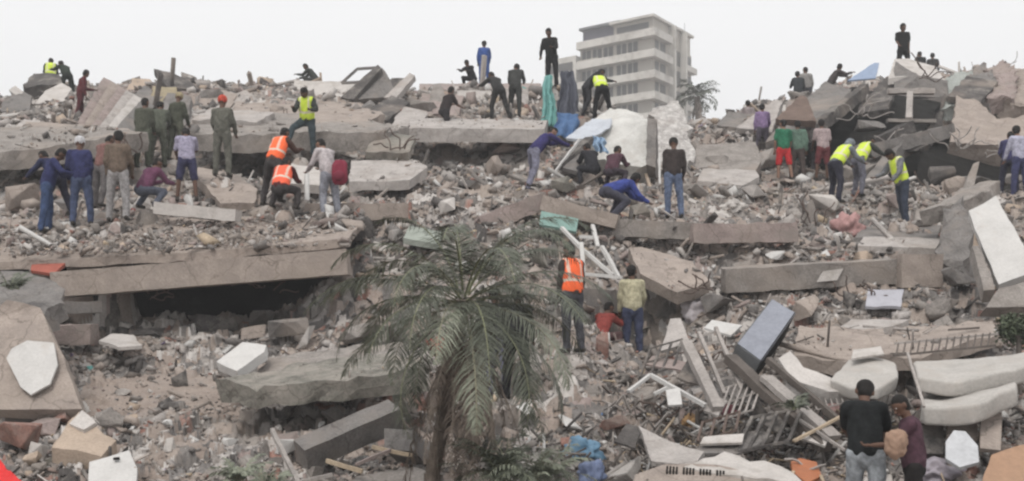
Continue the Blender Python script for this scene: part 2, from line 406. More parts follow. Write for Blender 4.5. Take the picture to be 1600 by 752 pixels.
# pose: lean, side, head pitch, left leg (forward, out, knee), right leg, left arm (forward, out, elbow), right arm
POSES = {
 'stand':  dict(lean=3, side=0, head=8, L=(2, 5, 3), R=(-2, 6, 4), A=(8, 10, 18), B=(4, 12, 22)),
 'rest':   dict(lean=4, side=3, head=14, L=(8, 8, 12), R=(-6, 5, 3), A=(28, 14, 62), B=(6, 14, 30)),
 'look':   dict(lean=14, side=0, head=30, L=(6, 7, 8), R=(-6, 7, 6), A=(24, 10, 40), B=(28, 12, 46)),
 'walk':   dict(lean=10, side=0, head=10, L=(28, 4, 12), R=(-22, 4, 18), A=(-18, 10, 25), B=(30, 10, 35)),
 'step':   dict(lean=12, side=0, head=28, L=(2, 8, 4), R=(52, 24, 38), A=(20, 22, 50), B=(28, 22, 60)),
 'wide':   dict(lean=22, side=0, head=20, L=(14, 20, 18), R=(-6, 20, 14), A=(40, 14, 40), B=(35, 14, 50)),
 'bend':   dict(lean=62, side=0, head=6, L=(22, 9, 30), R=(4, 9, 20), A=(72, 8, 14), B=(58, 10, 22)),
 'stoop':  dict(lean=40, side=0, head=18, L=(18, 12, 26), R=(-4, 12, 20), A=(62, 12, 22), B=(48, 12, 30)),
 'squat':  dict(lean=34, side=0, head=12, L=(98, 14, 128), R=(92, 18, 132), A=(44, 4, 52), B=(50, 6, 46)),
 'kneel':  dict(lean=66, side=0, head=0, L=(86, 14, 112), R=(60, 12, 112), A=(52, 8, 12), B=(40, 10, 16)),
 'sit':    dict(lean=16, side=0, head=14, L=(84, 10, 70), R=(78, 12, 84), A=(40, 8, 60), B=(42, 8, 55)),
 'reach':  dict(lean=30, side=6, head=0, L=(20, 10, 20), R=(-12, 10, 12), A=(88, 14, 20), B=(64, 12, 30)),
 'hold':   dict(lean=6, side=0, head=24, L=(4, 5, 6), R=(-3, 6, 5), A=(22, 6, 52), B=(26, 6, 50)),
 'hands':  dict(lean=4, side=0, head=6, L=(4, 12, 6), R=(-4, 12, 4), A=(-12, 38, 72), B=(-14, 38, 74)),
 'climb':  dict(lean=26, side=0, head=0, L=(62, 8, 66), R=(-8, 8, 14), A=(64, 18, 30), B=(36, 16, 50)),
}
def person(loc, H, heading, pose, shirt, legs, label, long=True, shorts=False, vest=None, hat=None, vox=.02, skin='d', hood=False, group=None, shoe=(.05, .045, .04), bald=False, turn=0):
    q = dict(POSES[pose]); k = H / 1.72; R_ = math.radians; jr = random.Random(int(loc.x * 97 + loc.y * 31))
    for j in 'LRAB': q[j] = tuple(a + jr.uniform(-1, 1) * w for a, w in zip(q[j], (7, 3, 6) if j in 'LR' else (14, 5, 16)))
    q['L'] = (q['L'][0], q['L'][1], max(2, q['L'][2])); q['R'] = (q['R'][0], q['R'][1], max(2, q['R'][2]))
    q['lean'] += jr.uniform(-2, 5); q['side'] += jr.uniform(-4, 4); q['head'] += jr.uniform(-4, 10); turn = turn + jr.uniform(-38, 38)
    root = empty('person', loc, R_(heading)); tag(root, label, 'person', group)
    X = Vector((1, 0, 0))
    u = Vector((math.sin(R_(q['side'])), math.sin(R_(q['lean'])), math.cos(R_(q['lean'])))).normalized()
    fw = X.cross(u) * -1; fw = u.cross(X) if False else Vector((0, math.cos(R_(q['lean'])), -math.sin(R_(q['lean']))))
    def leg(sg, a):
        f, o, kn = map(R_, a)
        hip = X * (.095 * sg)
        t = Vector((sg * math.sin(o), math.sin(f) * math.cos(o), -math.cos(f) * math.cos(o)))
        knee = hip + t * .43
        f2 = f - kn; s = Vector((sg * math.sin(o) * .5, math.sin(f2), -math.cos(f2))).normalized()
        ank = knee + s * .42
        return hip, knee, ank
    LL, RR = leg(-1, q['L']), leg(1, q['R'])
    zmin = min(LL[2].z, RR[2].z) - .085
    O = Vector((0, 0, -zmin))
    mid = (LL[2] + RR[2]) / 2; O.x -= mid.x; O.y -= mid.y
    legsj = [[O + j for j in LL], [O + j for j in RR]]
    S = O + u * .50
    def arm(sg, a):
        f, o, el = map(R_, a)
        sh = S + X * (.17 * sg)
        t = Vector((sg * math.sin(o), math.sin(f) * math.cos(o), -math.cos(f) * math.cos(o)))
        e_ = sh + t * .285
        f2 = f + el; s = Vector((sg * math.sin(o) * .2 - sg * .25 * min(1, el), math.sin(f2), -math.cos(f2))).normalized()
        return sh, e_, e_ + s * .25
    arms = [arm(-1, q['A']), arm(1, q['B'])]
    hp = R_(q['lean'] * .75 + q['head'])
    hu = Vector((0, math.sin(hp), math.cos(hp))); hf = Vector((0, math.cos(hp), -math.sin(hp)))
    hf = Matrix.Rotation(R_(turn), 3, hu) @ hf; hx = hf.cross(hu)
    N = S + u * .045; Hc = N + hu * .165 + hf * .015
    sc = lambda v: v * k
    # --- body: one surface
    caps = []
    caps.append((O + u * .02, O + u * .30, .115, .12, (X, 1.25)))
    caps.append((O + u * .28, S - u * .05, .12, .12, (X, 1.36)))
    caps.append((S - X * .13, S + X * .13, .068, .068))
    caps.append((S - u * .02, N + hu * .10, .062, .055))
    caps.append((Hc + hu * .025, Hc + hu * .035 - hf * .02, .092, .09))
    caps.append((Hc - hu * .06 + hf * .02, Hc + hu * .01 + hf * .012, .058, .078))
    caps.append((Hc - hu * .01 + hf * .088, Hc - hu * .035 + hf * .098, .012, .018))
    for sg in (-1, 1):
        caps.append((Hc + hx * (.082 * sg) + hu * .02 - hf * .01, Hc + hx * (.086 * sg) - hu * .02 - hf * .008, .022, .016))
    for hip, kn, an in legsj:
        caps.append((hip + Vector((0, 0, .0)), kn, .088, .058)); caps.append((kn, an, .056, .038))
        s = (an - kn).normalized()
        caps.append((an + Vector((0, -.035, -.035)), an + Vector((0, .13, -.05)), .036, .032))
    for sh, el, wr in arms:
        caps.append((sh, el, .055, .04)); caps.append((el, wr, .041, .028))
    caps = [(sc(c[0]), sc(c[1]), c[2] * k, c[3] * k) + tuple(c[4:]) for c in caps]
    me = fuse('body', caps, max(vox * .8, .010), smooth=2)
    # hands with palm, four fingers and a thumb; eyes and mouth
    bm = bmesh.new(); bm.from_mesh(me)
    for sg, (sh, el, wr) in zip((-1, 1), arms):
        d = (wr - el).normalized(); side = X * (-sg); side = (side - d * side.dot(d)).normalized(); curl = d.cross(side) * (sg)
        if curl.y < 0: curl = -curl
        V, Fc = [], []
        cap_geo(sc(wr - d * .01), sc(wr + d * .075), .026 * k, .030 * k, V, Fc, 8, (curl, .6))
        for fi, ln in enumerate((.066, .075, .070, .055)):
            b0 = wr + d * .078 + side * (.027 - fi * .018)
            b1 = b0 + (d * .9 + curl * .3).normalized() * ln * .5; b2 = b1 + (d * .55 + curl * .8).normalized() * ln * .5
            cap_geo(sc(b0 - d * .015), sc(b1), .0085 * k, .008 * k, V, Fc, 6); cap_geo(sc(b1), sc(b2), .008 * k, .0068 * k, V, Fc, 6)
        t0 = wr + d * .02 + side * .024; t1 = t0 + (d * .7 + side * .8).normalized() * .035; t2 = t1 + (d + side * .2 + curl * .4).normalized() * .03
        cap_geo(sc(t0), sc(t1), .011 * k, .0095 * k, V, Fc, 6); cap_geo(sc(t1), sc(t2), .0095 * k, .008 * k, V, Fc, 6)
        tm = bpy.data.meshes.new('t'); tm.from_pydata([tuple(v) for v in V], [], Fc); bm.from_mesh(tm); bpy.data.meshes.remove(tm)
    nb = len(bm.faces)
    def dab(c, r, sq, mi):
        V, Fc = [], []; cap_geo(sc(c), sc(c + hx * sq), r * k, r * k, V, Fc, 8)
        tm = bpy.data.meshes.new('t'); tm.from_pydata([tuple(v) for v in V], [], Fc); n0 = len(bm.faces); bm.from_mesh(tm); bpy.data.meshes.remove(tm)
        bm.faces.ensure_lookup_table()
        for f in bm.faces[n0:]: f.material_index = mi
    for sg in (-1, 1):
        dab(Hc + hx * (.032 * sg) + hu * .012 + hf * .077, .011, .003, 1); dab(Hc + hx * (.032 * sg) + hu * .012 + hf * .0835, .006, .001, 2)
    dab(Hc - hu * .065 + hf * .076 - hx * .018, .009, .036, 3)
    bm.to_mesh(me); bm.free(); me.polygons.foreach_set('use_smooth', [True] * len(me.polygons))
    link_mesh('body', me, [SKIN[skin], EYE, PUP, LIP], root)
    # --- clothes
    def wear(name, cs, m, fold=.006, vx=None, **kw):
        cs = [(sc(c[0]), sc(c[1]), c[2] * k, c[3] * k) + tuple(c[4:]) for c in cs]
        return link_mesh(name, fuse(name, cs, vx or vox, fold=fold), m, root)
    top = [(O + u * .06, O + u * .28, .147, .142, (X, 1.26)), (O + u * .26, S - u * .05, .138, .130, (X, 1.34)), (S - X * .12, S + X * .12, .082, .082)]
    for sh, el, wr in arms:
        top.append((sh, el if long else sh.lerp(el, .8), .076, .062))
        if long: top.append((el, wr - (wr - el).normalized() * .01, .060, .044))
    wear('shirt' if not hood else 'hooded_jacket', top, cloth(shirt), .007)
    tr = [(O + u * .05, O - u * .02, .128, .126, (X, 1.24))]
    for hip, kn, an in legsj:
        e2 = kn if not shorts else kn.lerp(hip, .1)
        tr.append((hip, e2, .108, .080 if not shorts else .088))
        if not shorts: tr.append((kn, an + (an - kn).normalized() * .015, .078, .062))
    wear('shorts' if shorts else 'trousers', tr, cloth(legs), .008)
    for hip, kn, an in legsj:
        sh_ = [(an + Vector((0, -.045, -.04)), an + Vector((0, .15, -.05)), .044, .040)]; sh_.append((an + Vector((0, 0, .015)), an + Vector((0, 0, -.03)), .046, .046))
        wear('shoe', sh_, cloth(shoe), 0)
    if vest:
        vm = wear('safety_vest', [(O + u * .10, O + u * .28, .156, .158, (X, 1.25)), (O + u * .26, S - u * .05, .156, .146, (X, 1.34)), (S - X * .11, S + X * .11, .104, .104)], VEST[vest], .005)
        me = vm.data; n = len(me.vertices); co = np.empty(n * 3); me.vertices.foreach_get('co', co); co = co.reshape(-1, 3) / k
        h = (co - np.array(O)) @ np.array(u)
        st = ((np.abs(h - .22) < .022) | (np.abs(h - .10) < .0)).astype(float)
        st = np.maximum(st, ((np.abs(np.abs(co[:, 0] - O.x) - .115) < .022) & (h > .22)).astype(float) * .8)
        a = me.attributes.new('stripe', 'FLOAT', 'POINT'); a.data.foreach_set('value', st)
    if hat:
        hc = [(Hc + hu * .055 - hf * .01, Hc + hu * .06 - hf * .012, .108, .104)]
        if hat[0] == 'cap': hc.append((Hc + hu * .06 + hf * .06, Hc + hu * .045 + hf * .15, .05, .035, (hu, .3)))
        else: hc.append((Hc + hu * .03 - hf * .01, Hc + hu * .034 - hf * .01, .128, .128, (hu, .22)))
        wear('cap' if hat[0] == 'cap' else 'helmet', hc, cloth(hat[1]), 0, vx=.014)
    elif hood:
        wear('hood', [(Hc + hu * .02 - hf * .03, Hc + hu * .03 - hf * .02, .118, .118), (Hc - hu * .08 - hf * .03, N, .10, .10)], cloth(shirt), .004)
    elif not bald:
        wear('hair', [(Hc + hu * .045 - hf * .022, Hc + hu * .05 - hf * .018, .098, .098), (Hc - hu * .02 - hf * .04, Hc + hu * .03 - hf * .03, .075, .090)], HAIR, .003, vx=.014)
    return root

# px, py of the feet, depth, height, heading, pose, shirt, legs, label, options
NAVY, JEAN, BLACK, OLIVE = (.035, .04, .11), (.055, .085, .17), (.016, .016, .018), (.085, .09, .07)
PEOPLE = [
 (70, 364, 22.1, 1.74, -70, 'look', NAVY, JEAN, 'person in navy jacket and blue jeans at the left edge of the debris shelf', {}),
 (128, 352, 22.2, 1.74, 12, 'stand', (.04, .045, .12), (.07, .09, .16), 'person in navy shirt and faded jeans wearing a pale cap, back turned', dict(hat=('cap', (.6, .6, .62)))),
 (184, 346, 22.0, 1.80, 5, 'stand', (.15, .115, .09), (.30, .29, .29), 'tall person in brown jacket and pale grey trousers beside the two in navy', {}),
 (230, 326, 22.6, 1.68, -25, 'squat', (.14, .055, .10), (.09, .10, .13), 'person in plum shirt squatting to the right of the brown jacket', {}),
 (292, 316, 24.2, 1.72, 20, 'look', (.34, .32, .42), (.05, .05, .10), 'bare legged person in lavender shirt and navy shorts', dict(long=False, shorts=True)),
 (347, 276, 24.8, 1.78, -8, 'stand', (.13, .13, .11), (.14, .14, .12), 'person in grey green overalls and red cap standing on the tilted tan slab', dict(hat=('cap', (.55, .09, .06)))),
 (222, 262, 27.5, 1.72, 0, 'stand', OLIVE, (.09, .10, .075), 'person in olive uniform, first from the left of the uniformed group', {}),
 (246, 262, 28.2, 1.76, 15, 'look', (.11, .12, .095), OLIVE, 'person in faded green uniform, middle of the uniformed group', {}),
 (274, 250, 28.6, 1.74, -20, 'stand', (.075, .08, .06), (.10, .105, .08), 'person in dark olive uniform and tan cap, right end of the uniformed group', dict(hat=('cap', (.33, .28, .18)))),
 (121, 193, 34.5, 1.68, -60, 'rest', (.11, .03, .035), (.09, .025, .03), 'person in dark maroon clothes standing before the propped slab on the left skyline', {}),
 (79, 160, 42, 1.74, 20, 'look', (.03, .035, .03), BLACK, 'person in yellow safety vest half hidden by the dark slab on the left skyline', dict(vest='yellow')),
 (106, 158, 39.5, 1.72, 50, 'stoop', (.035, .045, .035), (.03, .035, .03), 'person in dark green jacket stooping behind the one in maroon', {}),
 (489, 143, 43, 1.74, 80, 'squat', (.05, .055, .05), (.05, .052, .05), 'person in dark clothes crouching alone on the skyline left of the tilted dark slabs', {}),
 (470, 246, 27.6, 1.76, 170, 'step', (.05, .055, .05), (.055, .075, .085), 'person in yellow green safety vest with one foot up on the long roof slab', dict(vest='yellow', turn=10)),
 (424, 320, 22.9, 1.74, -25, 'wide', (.09, .05, .04), (.055, .05, .05), 'person in bright orange vest striding with back turned, above the crouching one', dict(vest='orange')),
 (444, 328, 22.5, 1.70, -10, 'squat', (.10, .03, .03), (.05, .045, .045), 'person in red orange vest crouching low', dict(vest='red')),
 (518, 345, 22.9, 1.76, 45, 'look', (.50, .46, .47), (.27, .28, .32), 'person in pale shirt and grey trousers carrying a maroon backpack', dict(skin='m')),
 (697, 224, 32.6, 1.74, -45, 'climb', (.035, .028, .028), (.03, .028, .03), 'person in black clothes bending down on the edge of the middle slab', dict(long=False)),
 (757, 136, 44, 1.80, 5, 'stand', (.05, .10, .30), (.055, .11, .30), 'person in bright blue overalls standing on the skyline', {}),
 (734, 138, 44, 1.70, 150, 'squat', BLACK, (.02, .02, .022), 'person in black crouching beside the one in blue overalls', {}),
 (783, 188, 33.6, 1.78, 30, 'stoop', (.045, .045, .045), (.035, .035, .035), 'person in dark grey clothes bending, left of the pair below the skyline', {}),
 (804, 184, 34.0, 1.78, -10, 'look', (.06, .062, .06), (.04, .042, .04), 'person in charcoal jacket standing, right of the pair below the skyline', {}),
 (863, 138, 35.5, 1.86, 160, 'rest', (.02, .02, .02), (.022, .022, .024), 'person in black standing tall above the turquoise sheet', {}),
 (912, 182, 33.5, 1.74, -60, 'stoop', (.04, .042, .045), (.035, .035, .04), 'person in dark jacket stooping in front of the tall building', {}),
 (942, 188, 32.2, 1.74, 8, 'stoop', (.03, .03, .03), BLACK, 'person in bright yellow vest bent over in front of the tall building', dict(vest='yellow')),
 (826, 296, 25.6, 1.72, -60, 'stoop', (.045, .04, .13), (.20, .20, .26), 'person in indigo shirt bending near the turquoise sheet', dict(skin='m')),
 (958, 344, 23.3, 1.84, -70, 'kneel', (.05, .07, .26), (.06, .06, .08), 'person in royal blue shirt kneeling and reaching into the debris', dict(long=True)),
 (1054, 341, 24.6, 1.78, 0, 'stand', (.05, .04, .038), (.12, .155, .24), 'person in dark brown jacket and light blue jeans seen from behind', dict(hat=('cap', (.03, .028, .026)))),
 (924, 290, 26.8, 1.68, 20, 'squat', (.03, .03, .035), (.03, .03, .035), 'person in black crouching below the torn white wall block', {}),
 (960, 294, 26.4, 1.66, -30, 'squat', (.09, .045, .06), (.05, .04, .05), 'person in wine red top crouching behind the royal blue shirt', {}),
 (897, 552, 17.8, 1.74, 35, 'stand', (.06, .05, .045), (.07, .07, .08), 'person in orange vest standing to the right of the palm crown', dict(vest='orange')),
 (989, 562, 20.6, 1.72, 4, 'stand', (.46, .43, .30), (.06, .07, .12), 'person in cream yellow shirt and dark jeans seen from behind, near the palm', dict(long=True, skin='d')),
 (1411, 121, 39.6, 1.88, 175, 'stand', (.018, .018, .018), (.02, .02, .02), 'person in black standing on top of the highest slab at right', dict(long=False)),
 (1441, 142, 46, 1.68, 10, 'rest', (.03, .03, .03), (.03, .03, .03), 'person leaning, left of two tiny figures right of the summit', {}),
 (1456, 146, 46, 1.70, -10, 'rest', (.05, .05, .05), (.03, .03, .03), 'person bent over, right of two tiny figures right of the summit', {}),
 (1246, 183, 41, 1.70, 0, 'rest', (.05, .055, .06), (.04, .04, .045), 'person in dark jacket on the right skyline, leftmost of three', {}),
 (1262, 176, 41.5, 1.72, 0, 'stand', (.30, .29, .28), (.06, .06, .07), 'person in light grey shirt on the right skyline, middle of three', {}),
 (1292, 170, 40.5, 1.72, -80, 'reach', (.07, .06, .06), (.05, .05, .05), 'person reaching sideways on the right skyline beside the blue sheet', {}),
 (1172, 230, 38.5, 1.64, 10, 'stand', (.30, .26, .26), (.06, .06, .07), 'small figure in pale pink top below the left end of the right mound', {}),
 (1191, 246, 34.5, 1.66, 0, 'stand', (.24, .17, .30), (.08, .07, .09), 'person in violet shirt standing at the foot of the right mound', dict(hat=None)),
 (1227, 285, 30.8, 1.74, 8, 'stand', (.03, .16, .09), (.50, .035, .04), 'person in green shirt and bright red shorts', dict(long=False, shorts=True, skin='m')),
 (1246, 286, 31.0, 1.76, -12, 'stand', (.12, .19, .15), (.07, .055, .05), 'person in grey green shirt and dark brown trousers beside the red shorts', {}),
 (1262, 272, 32, 1.68, 15, 'look', (.48, .46, .46), (.05, .045, .05), 'person in white top and black trousers between the green shirt and the pink shirt', {}),
 (1284, 284, 31, 1.72, 5, 'stand', (.42, .34, .34), (.15, .04, .045), 'person in pale pink shirt and maroon shorts', dict(shorts=True, long=False)),
 (1304, 318, 25.6, 1.72, -60, 'stoop', (.20, .22, .24), (.035, .035, .05), 'person in grey hood and yellow vest bending, left of the vest trio', dict(vest='yellow', hood=True)),
 (1340, 308, 26.6, 1.66, -60, 'stoop', (.06, .065, .06), (.14, .14, .17), 'person in yellow vest bending, middle of the vest trio', dict(vest='yellow')),
 (1416, 353, 24.4, 1.74, 105, 'look', (.17, .175, .19), (.045, .055, .08), 'person in grey jacket over a yellow vest and dark jeans', dict(vest='yellow')),
 (1594, 308, 27.5, 1.76, 15, 'stand', (.42, .42, .52), (.06, .065, .14), 'person in lavender white shirt at the right edge before the dark hollow', dict(skin='m')),
 (1352, 853, 11.9, 1.80, -22, 'look', (.018, .02, .021), (.27, .29, .31), 'large nearby person in black t-shirt and grey trousers seen from behind', dict(long=False, vox=.014, turn=-12)),
 (1434, 856, 11.7, 1.60, 72, 'hold', (.085, .045, .06), (.022, .02, .02), 'nearby person in maroon shirt holding a tan bag', dict(long=False, vox=.014)),
 (778, 622, 17.5, 1.74, 10, 'stand', (.07, .065, .075), (.26, .26, .36), 'person in lavender jeans partly hidden behind the palm fronds', {}),
 (806, 626, 17.0, 1.72, -15, 'stand', (.03, .03, .032), (.02, .02, .022), 'person in black clothes partly hidden behind the palm fronds', {}),
 (97, 344, 23.0, 1.66, 60, 'stoop', (.03, .035, .08), (.03, .03, .05), 'person in dark blue clothes stooping between the navy jacket and the pale capped person', {}),
 (153, 326, 23.6, 1.66, -20, 'look', (.20, .11, .10), (.14, .13, .13), 'person in brown red top partly hidden between the pale cap and the brown jacket', {}),
 (1576, 306, 28.4, 1.72, -30, 'look', (.05, .05, .12), (.03, .03, .05), 'person in dark navy at the black hollow, left of the lavender white shirt', {}),
 (944, 560, 20.4, 1.62, -40, 'squat', (.30, .07, .06), (.10, .06, .06), 'person in rust red top squatting between the orange vest and the cream yellow shirt', {}),
 (1210, 234, 38.2, 1.66, 0, 'rest', (.12, .05, .05), (.05, .04, .05), 'small figure in brown red top left of the leaning light slab', {}),
]
for (px, py, d, *_r) in PEOPLE:
    v = P(px, py, d); PADS.append((v.x, v.y, v.z - .01, .34 if d < 30 else .5))
# ------------------------------------------------------------------ the mound and the flat ground
def build_mound():
    nu, nd = 900, 620
    us = np.linspace(-420, 2020, nu)
    # depth levels follow equal steps in the picture
    ref_d = np.array(DK); steps = np.array([0, 40, 45, 45, 48, 45, 34, 40, 40, 16, 32, 38, 38, 36, 34, 34, 30, 16, 14, 12, 10, 6], float)
    cum = np.cumsum(steps); ds = np.interp(np.linspace(0, cum[-1], nd), cum, ref_d)
    U, D = np.meshgrid(us, ds); X = (U - 800) * D / F; Y = D
    z, k, i1, i2, i3, i4 = T(X, Y, True)
    V = np.stack([X, Y, z], -1).reshape(-1, 3)
    idx = np.arange(nu * nd).reshape(nd, nu)
    q = np.stack([idx[:-1, :-1], idx[:-1, 1:], idx[1:, 1:], idx[1:, :-1]], -1).reshape(-1, 4)
    me = bpy.data.meshes.new('mound'); me.vertices.add(len(V)); me.vertices.foreach_set('co', V.ravel())
    me.loops.add(q.size); me.loops.foreach_set('vertex_index', q.ravel().astype(np.int32))
    me.polygons.add(len(q)); me.polygons.foreach_set('loop_start', (np.arange(len(q)) * 4).astype(np.int32))
    ids = ['dirt', 'grey', 'tan', 'mid', 'light', 'pink', 'dark', 'pale', 'sand', 'brick']
    c1, c2, c3, c4 = [a[:-1, :-1].ravel() for a in (i1, i2, i3, i4)]
    kk = k[:-1, :-1].ravel(); r = np.where(c3 < .45, c2, c3)
    lv = vnoise(X / 5, Y / 5, 91)[:-1, :-1].ravel()
    mi = np.zeros(len(q), np.int32)
    mi = np.where(r > .30, 1, mi); mi = np.where(r > .47, 2, mi); mi = np.where(r > .60, 3, mi)
    mi = np.where(r > .74, 4, mi); mi = np.where((r > .79) & (lv > -.15), 5, mi); mi = np.where(r > .83, 6, mi); mi = np.where(r > .94, 7, mi)
    mi = np.where((r > .905) & (r < .925), 9, mi)
    mi = np.where(kk < .55, np.where(lv > .05, 8, 0), mi)
    me.polygons.foreach_set('material_index', mi)
    me.update(calc_edges=True); me.validate()
    o = link_mesh('mound', me, [M[i] for i in ids]); tag(o, 'mound of dusty grey and tan demolition debris filling the view', 'terrain', kind='structure')
build_mound()

def build_ground():
    bm = bmesh.new(); bmesh.ops.create_grid(bm, x_segments=8, y_segments=8, size=2500); bmesh.ops.translate(bm, verts=bm.verts, vec=(0, 2000, -.05))
    o = bm_obj('ground', bm, M['dirt']); tag(o, 'flat dusty ground around the debris', 'ground', kind='structure')
build_ground()

# platforms: slabs whose upper side carries debris  (polygon in x,y ; function z)
PLAT = []; SPARSE = []
def plat(p, sparse=False):
    w = [P(*q) for q in p]; c = sum(w, Vector()) / len(w); n = Vector()
    for i in range(len(w)): n += w[i].cross(w[(i + 1) % len(w)])
    n.normalize()
    poly = [(v.x, v.y) for v in w]
    PLAT.append((poly, c, n))
    if sparse: SPARSE.append(poly)
def inside(poly, x, y):
    r = np.zeros(x.shape, bool); n = len(poly)
    for i in range(n):
        (x0, y0), (x1, y1) = poly[i], poly[(i + 1) % n]
        c = ((y0 > y) != (y1 > y)) & (x < (x1 - x0) * (y - y0) / (y1 - y0 + 1e-12) + x0); r ^= c
    return r
def surf(x, y):
    z = T(x, y)
    for poly, c, n in PLAT:
        m = inside(poly, x, y); zz = c.z - (n.x * (x - c.x) + n.y * (y - c.y)) / n.z
        z = np.where(m, np.maximum(z, zz), z)
    return z

# ------------------------------------------------------------------ the long floor slab at left, with its edge beam
def big(name, label, cat='concrete slab', loc=None, group=None):
    o = empty(name, loc or (0, 0, 0)); tag(o, label, cat, group); return o

t = big('floor_slab', 'long tan concrete floor slab with a deep edge beam over the dark hollow at left')
plate('slab', [(-10, 410, 20.45), (300, 395, 20.45), (545, 372, 20.45), (570, 338, 22.9), (300, 338, 22.9), (-60, 345, 22.9)], .16, 'tan', .02, t, ext=(0, 0, -1))
beam('edge_beam', (88, 446, 20.2), (545, 410, 20.2), .50, .46, 'tan', .007, 0, t)
wires('rebar', [(P(90, 450, 20.2), P(40, 462, 19.8)), (P(92, 440, 20.2), P(48, 430, 19.9)), (P(90, 462, 20.2), P(60, 482, 19.9))], .012, 'steel', 3, t)
plat([(-10, 408, 20.3), (545, 376, 20.3), (570, 338, 22.8), (-60, 345, 22.8)])
t = tag(plate('hollow_shade', [(-60, 570, 22.0), (600, 570, 22.0), (600, 420, 22.0), (-60, 420, 22.0)], .2, 'void', .03), 'wall with painted shade at the back of the hollow under the long floor slab', 'wall')  # the hollow's deep shade is painted into this wall's colour
t.name = 'basement_shade_wall'
t = tag(beam('ledge', (88, 482, 20.0), (158, 480, 20.3), .5, .22, 'mid', .02), 'short grey concrete ledge jammed under the left end of the edge beam', 'concrete block'); t.name = 'concrete_ledge'
t = tag(beam('block', (88, 524, 19.4), (148, 522, 19.4), .4, .36, 'pink', .02), 'pinkish plastered wall stub below the grey ledge', 'wall piece'); t.name = 'wall_stub'

def slab(name, label, pts, th, m, amp=.02, cat='concrete slab', **kw):
    return tag(plate(name, pts, th, m, amp, **kw), label, cat)
def bar(name, label, a, b, w, h, m, amp=.012, cat='beam', roll=0):
    return tag(beam(name, a, b, w, h, m, amp, roll), label, cat)

# left foreground
t = big('broken_slab', 'large tan wall slab leaning at the left edge with a white plaster patch')
plate('slab', [(-30, 640, 15.6), (128, 640, 15.6), (98, 555, 16.2), (62, 482, 16.8), (10, 470, 16.9), (-30, 500, 16.9)], .22, 'tan', .02, t)
plate('plaster_patch', [(10, 560, 16.02), (32, 605, 15.72), (48, 617, 15.63), (78, 600, 15.75), (90, 570, 15.95), (84, 536, 16.2), (42, 532, 16.22), (18, 545, 16.12)], .035, 'white', .003, t, maxlen=.1)
slab('rock_slab', 'weathered grey slab lying on top of the leaning left slab', [(-20, 482, 17.2), (60, 490, 17.0), (100, 470, 17.6), (88, 440, 18.4), (30, 425, 18.8), (-20, 430, 18.8)], .35, 'mid', .07)
slab('concrete_sheet', 'small white sheet lying flat in front of the dark hollow', [(155, 532, 19.0), (186, 541, 18.6), (222, 540, 18.7), (208, 524, 19.5), (176, 520, 19.6)], .06, 'pale', .012)
slab('white_block', 'white faced slab tilted above the weathered ledge', [(338, 566, 16.6), (370, 580, 16.2), (413, 550, 16.6), (416, 540, 16.9), (380, 534, 17.2)], .14, 'white', .008)
slab('ledge_slab', 'wide weathered slab with greenish broken edge over a shadowed gap', [(342, 594, 15.4), (400, 606, 15.2), (470, 600, 15.1), (560, 592, 15.0), (668, 576, 15.1), (655, 556, 16.4), (560, 556, 16.6), (470, 568, 16.6), (400, 582, 16.0)], .30, 'moss', .05, ext=(0, .25, -.97))
slab('mortar_block', 'thin broken slab sunk in tan dirt left of the weathered ledge', [(395, 590, 16.4), (540, 572, 16.6), (660, 560, 16.8), (650, 535, 17.8), (520, 542, 17.8), (420, 560, 17.2)], .16, 'grey', .05)
bar('concrete_post', 'grey square concrete post lying diagonally below the weathered ledge', (470, 712, 13.6), (618, 648, 14.3), .30, .33, 'mid', .008, 'concrete post', roll=.4)
slab('cream_slab', 'cream topped broken floor piece at bottom left', [(80, 698, 13.3), (160, 712, 13.1), (182, 690, 13.5), (150, 668, 13.9), (122, 642, 14.4)], .22, 'sand', .02)
t = big('broken_board', 'white board with a small dark hole at the bottom edge')
plate('panel', [(138, 760, 12.6), (212, 760, 12.6), (214, 732, 12.9), (202, 704, 13.2), (140, 722, 13.0)], .05, 'white', .006, t)
beam('hole_rim', (178, 717, 13.0), (186, 716.5, 13.0), .05, .03, 'void', 0, 0, t)
slab('white_chip', 'thin white chip leaning left of the cream floor piece', [(108, 662, 13.9), (132, 672, 13.7), (150, 660, 13.9), (128, 640, 14.1)], .07, 'pale', .01)
def obj_red():
    o = slab('red_sheet', 'bright red crumpled sheet in the bottom left corner', [(-20, 770, 12.4), (48, 768, 12.4), (24, 742, 12.7), (2, 722, 12.9), (-20, 718, 12.9)], .03, plain('red_cloth', (.62, .03, .03), .7), .03, 'sheet', maxlen=.08)
obj_red()
for i, (px, py, w, h, a, m, lab) in enumerate([
    (32, 690, 62, 50, .3, 'brick', 'reddish brick block, largest of the blocks at far bottom left'),
    (75, 668, 40, 30, -.4, 'pink', 'pinkish brick block lying above the cream floor piece'),
    (20, 655, 50, 34, .6, 'mid', 'grey brown block at the far left below the leaning slab'),
    (60, 706, 24, 24, .2, 'pale', 'small round pale stone between the brick blocks'),
    (48, 636, 46, 18, -.1, 'tan', 'flat tan block under the foot of the leaning slab'),
    (105, 655, 30, 20, .9, 'brick', 'small dark brick half buried left of the cream floor piece'),
    (10, 735, 40, 24, -.5, 'mid', 'grey block at the bottom left behind the red sheet')]):
    d = hit(px, py) - .15; bm = bmesh.new(); s = d / F
    rock_bm(bm, P(px, py, d), (w * s * .95, w * s * .8, h * s * .95), 40 + i, n=10, rot=Quaternion((0, 1, 0), a) @ Quaternion((0, 0, 1), a * 2))
    tag(bm_obj('broken_block', bm, M[m]), lab, 'block')

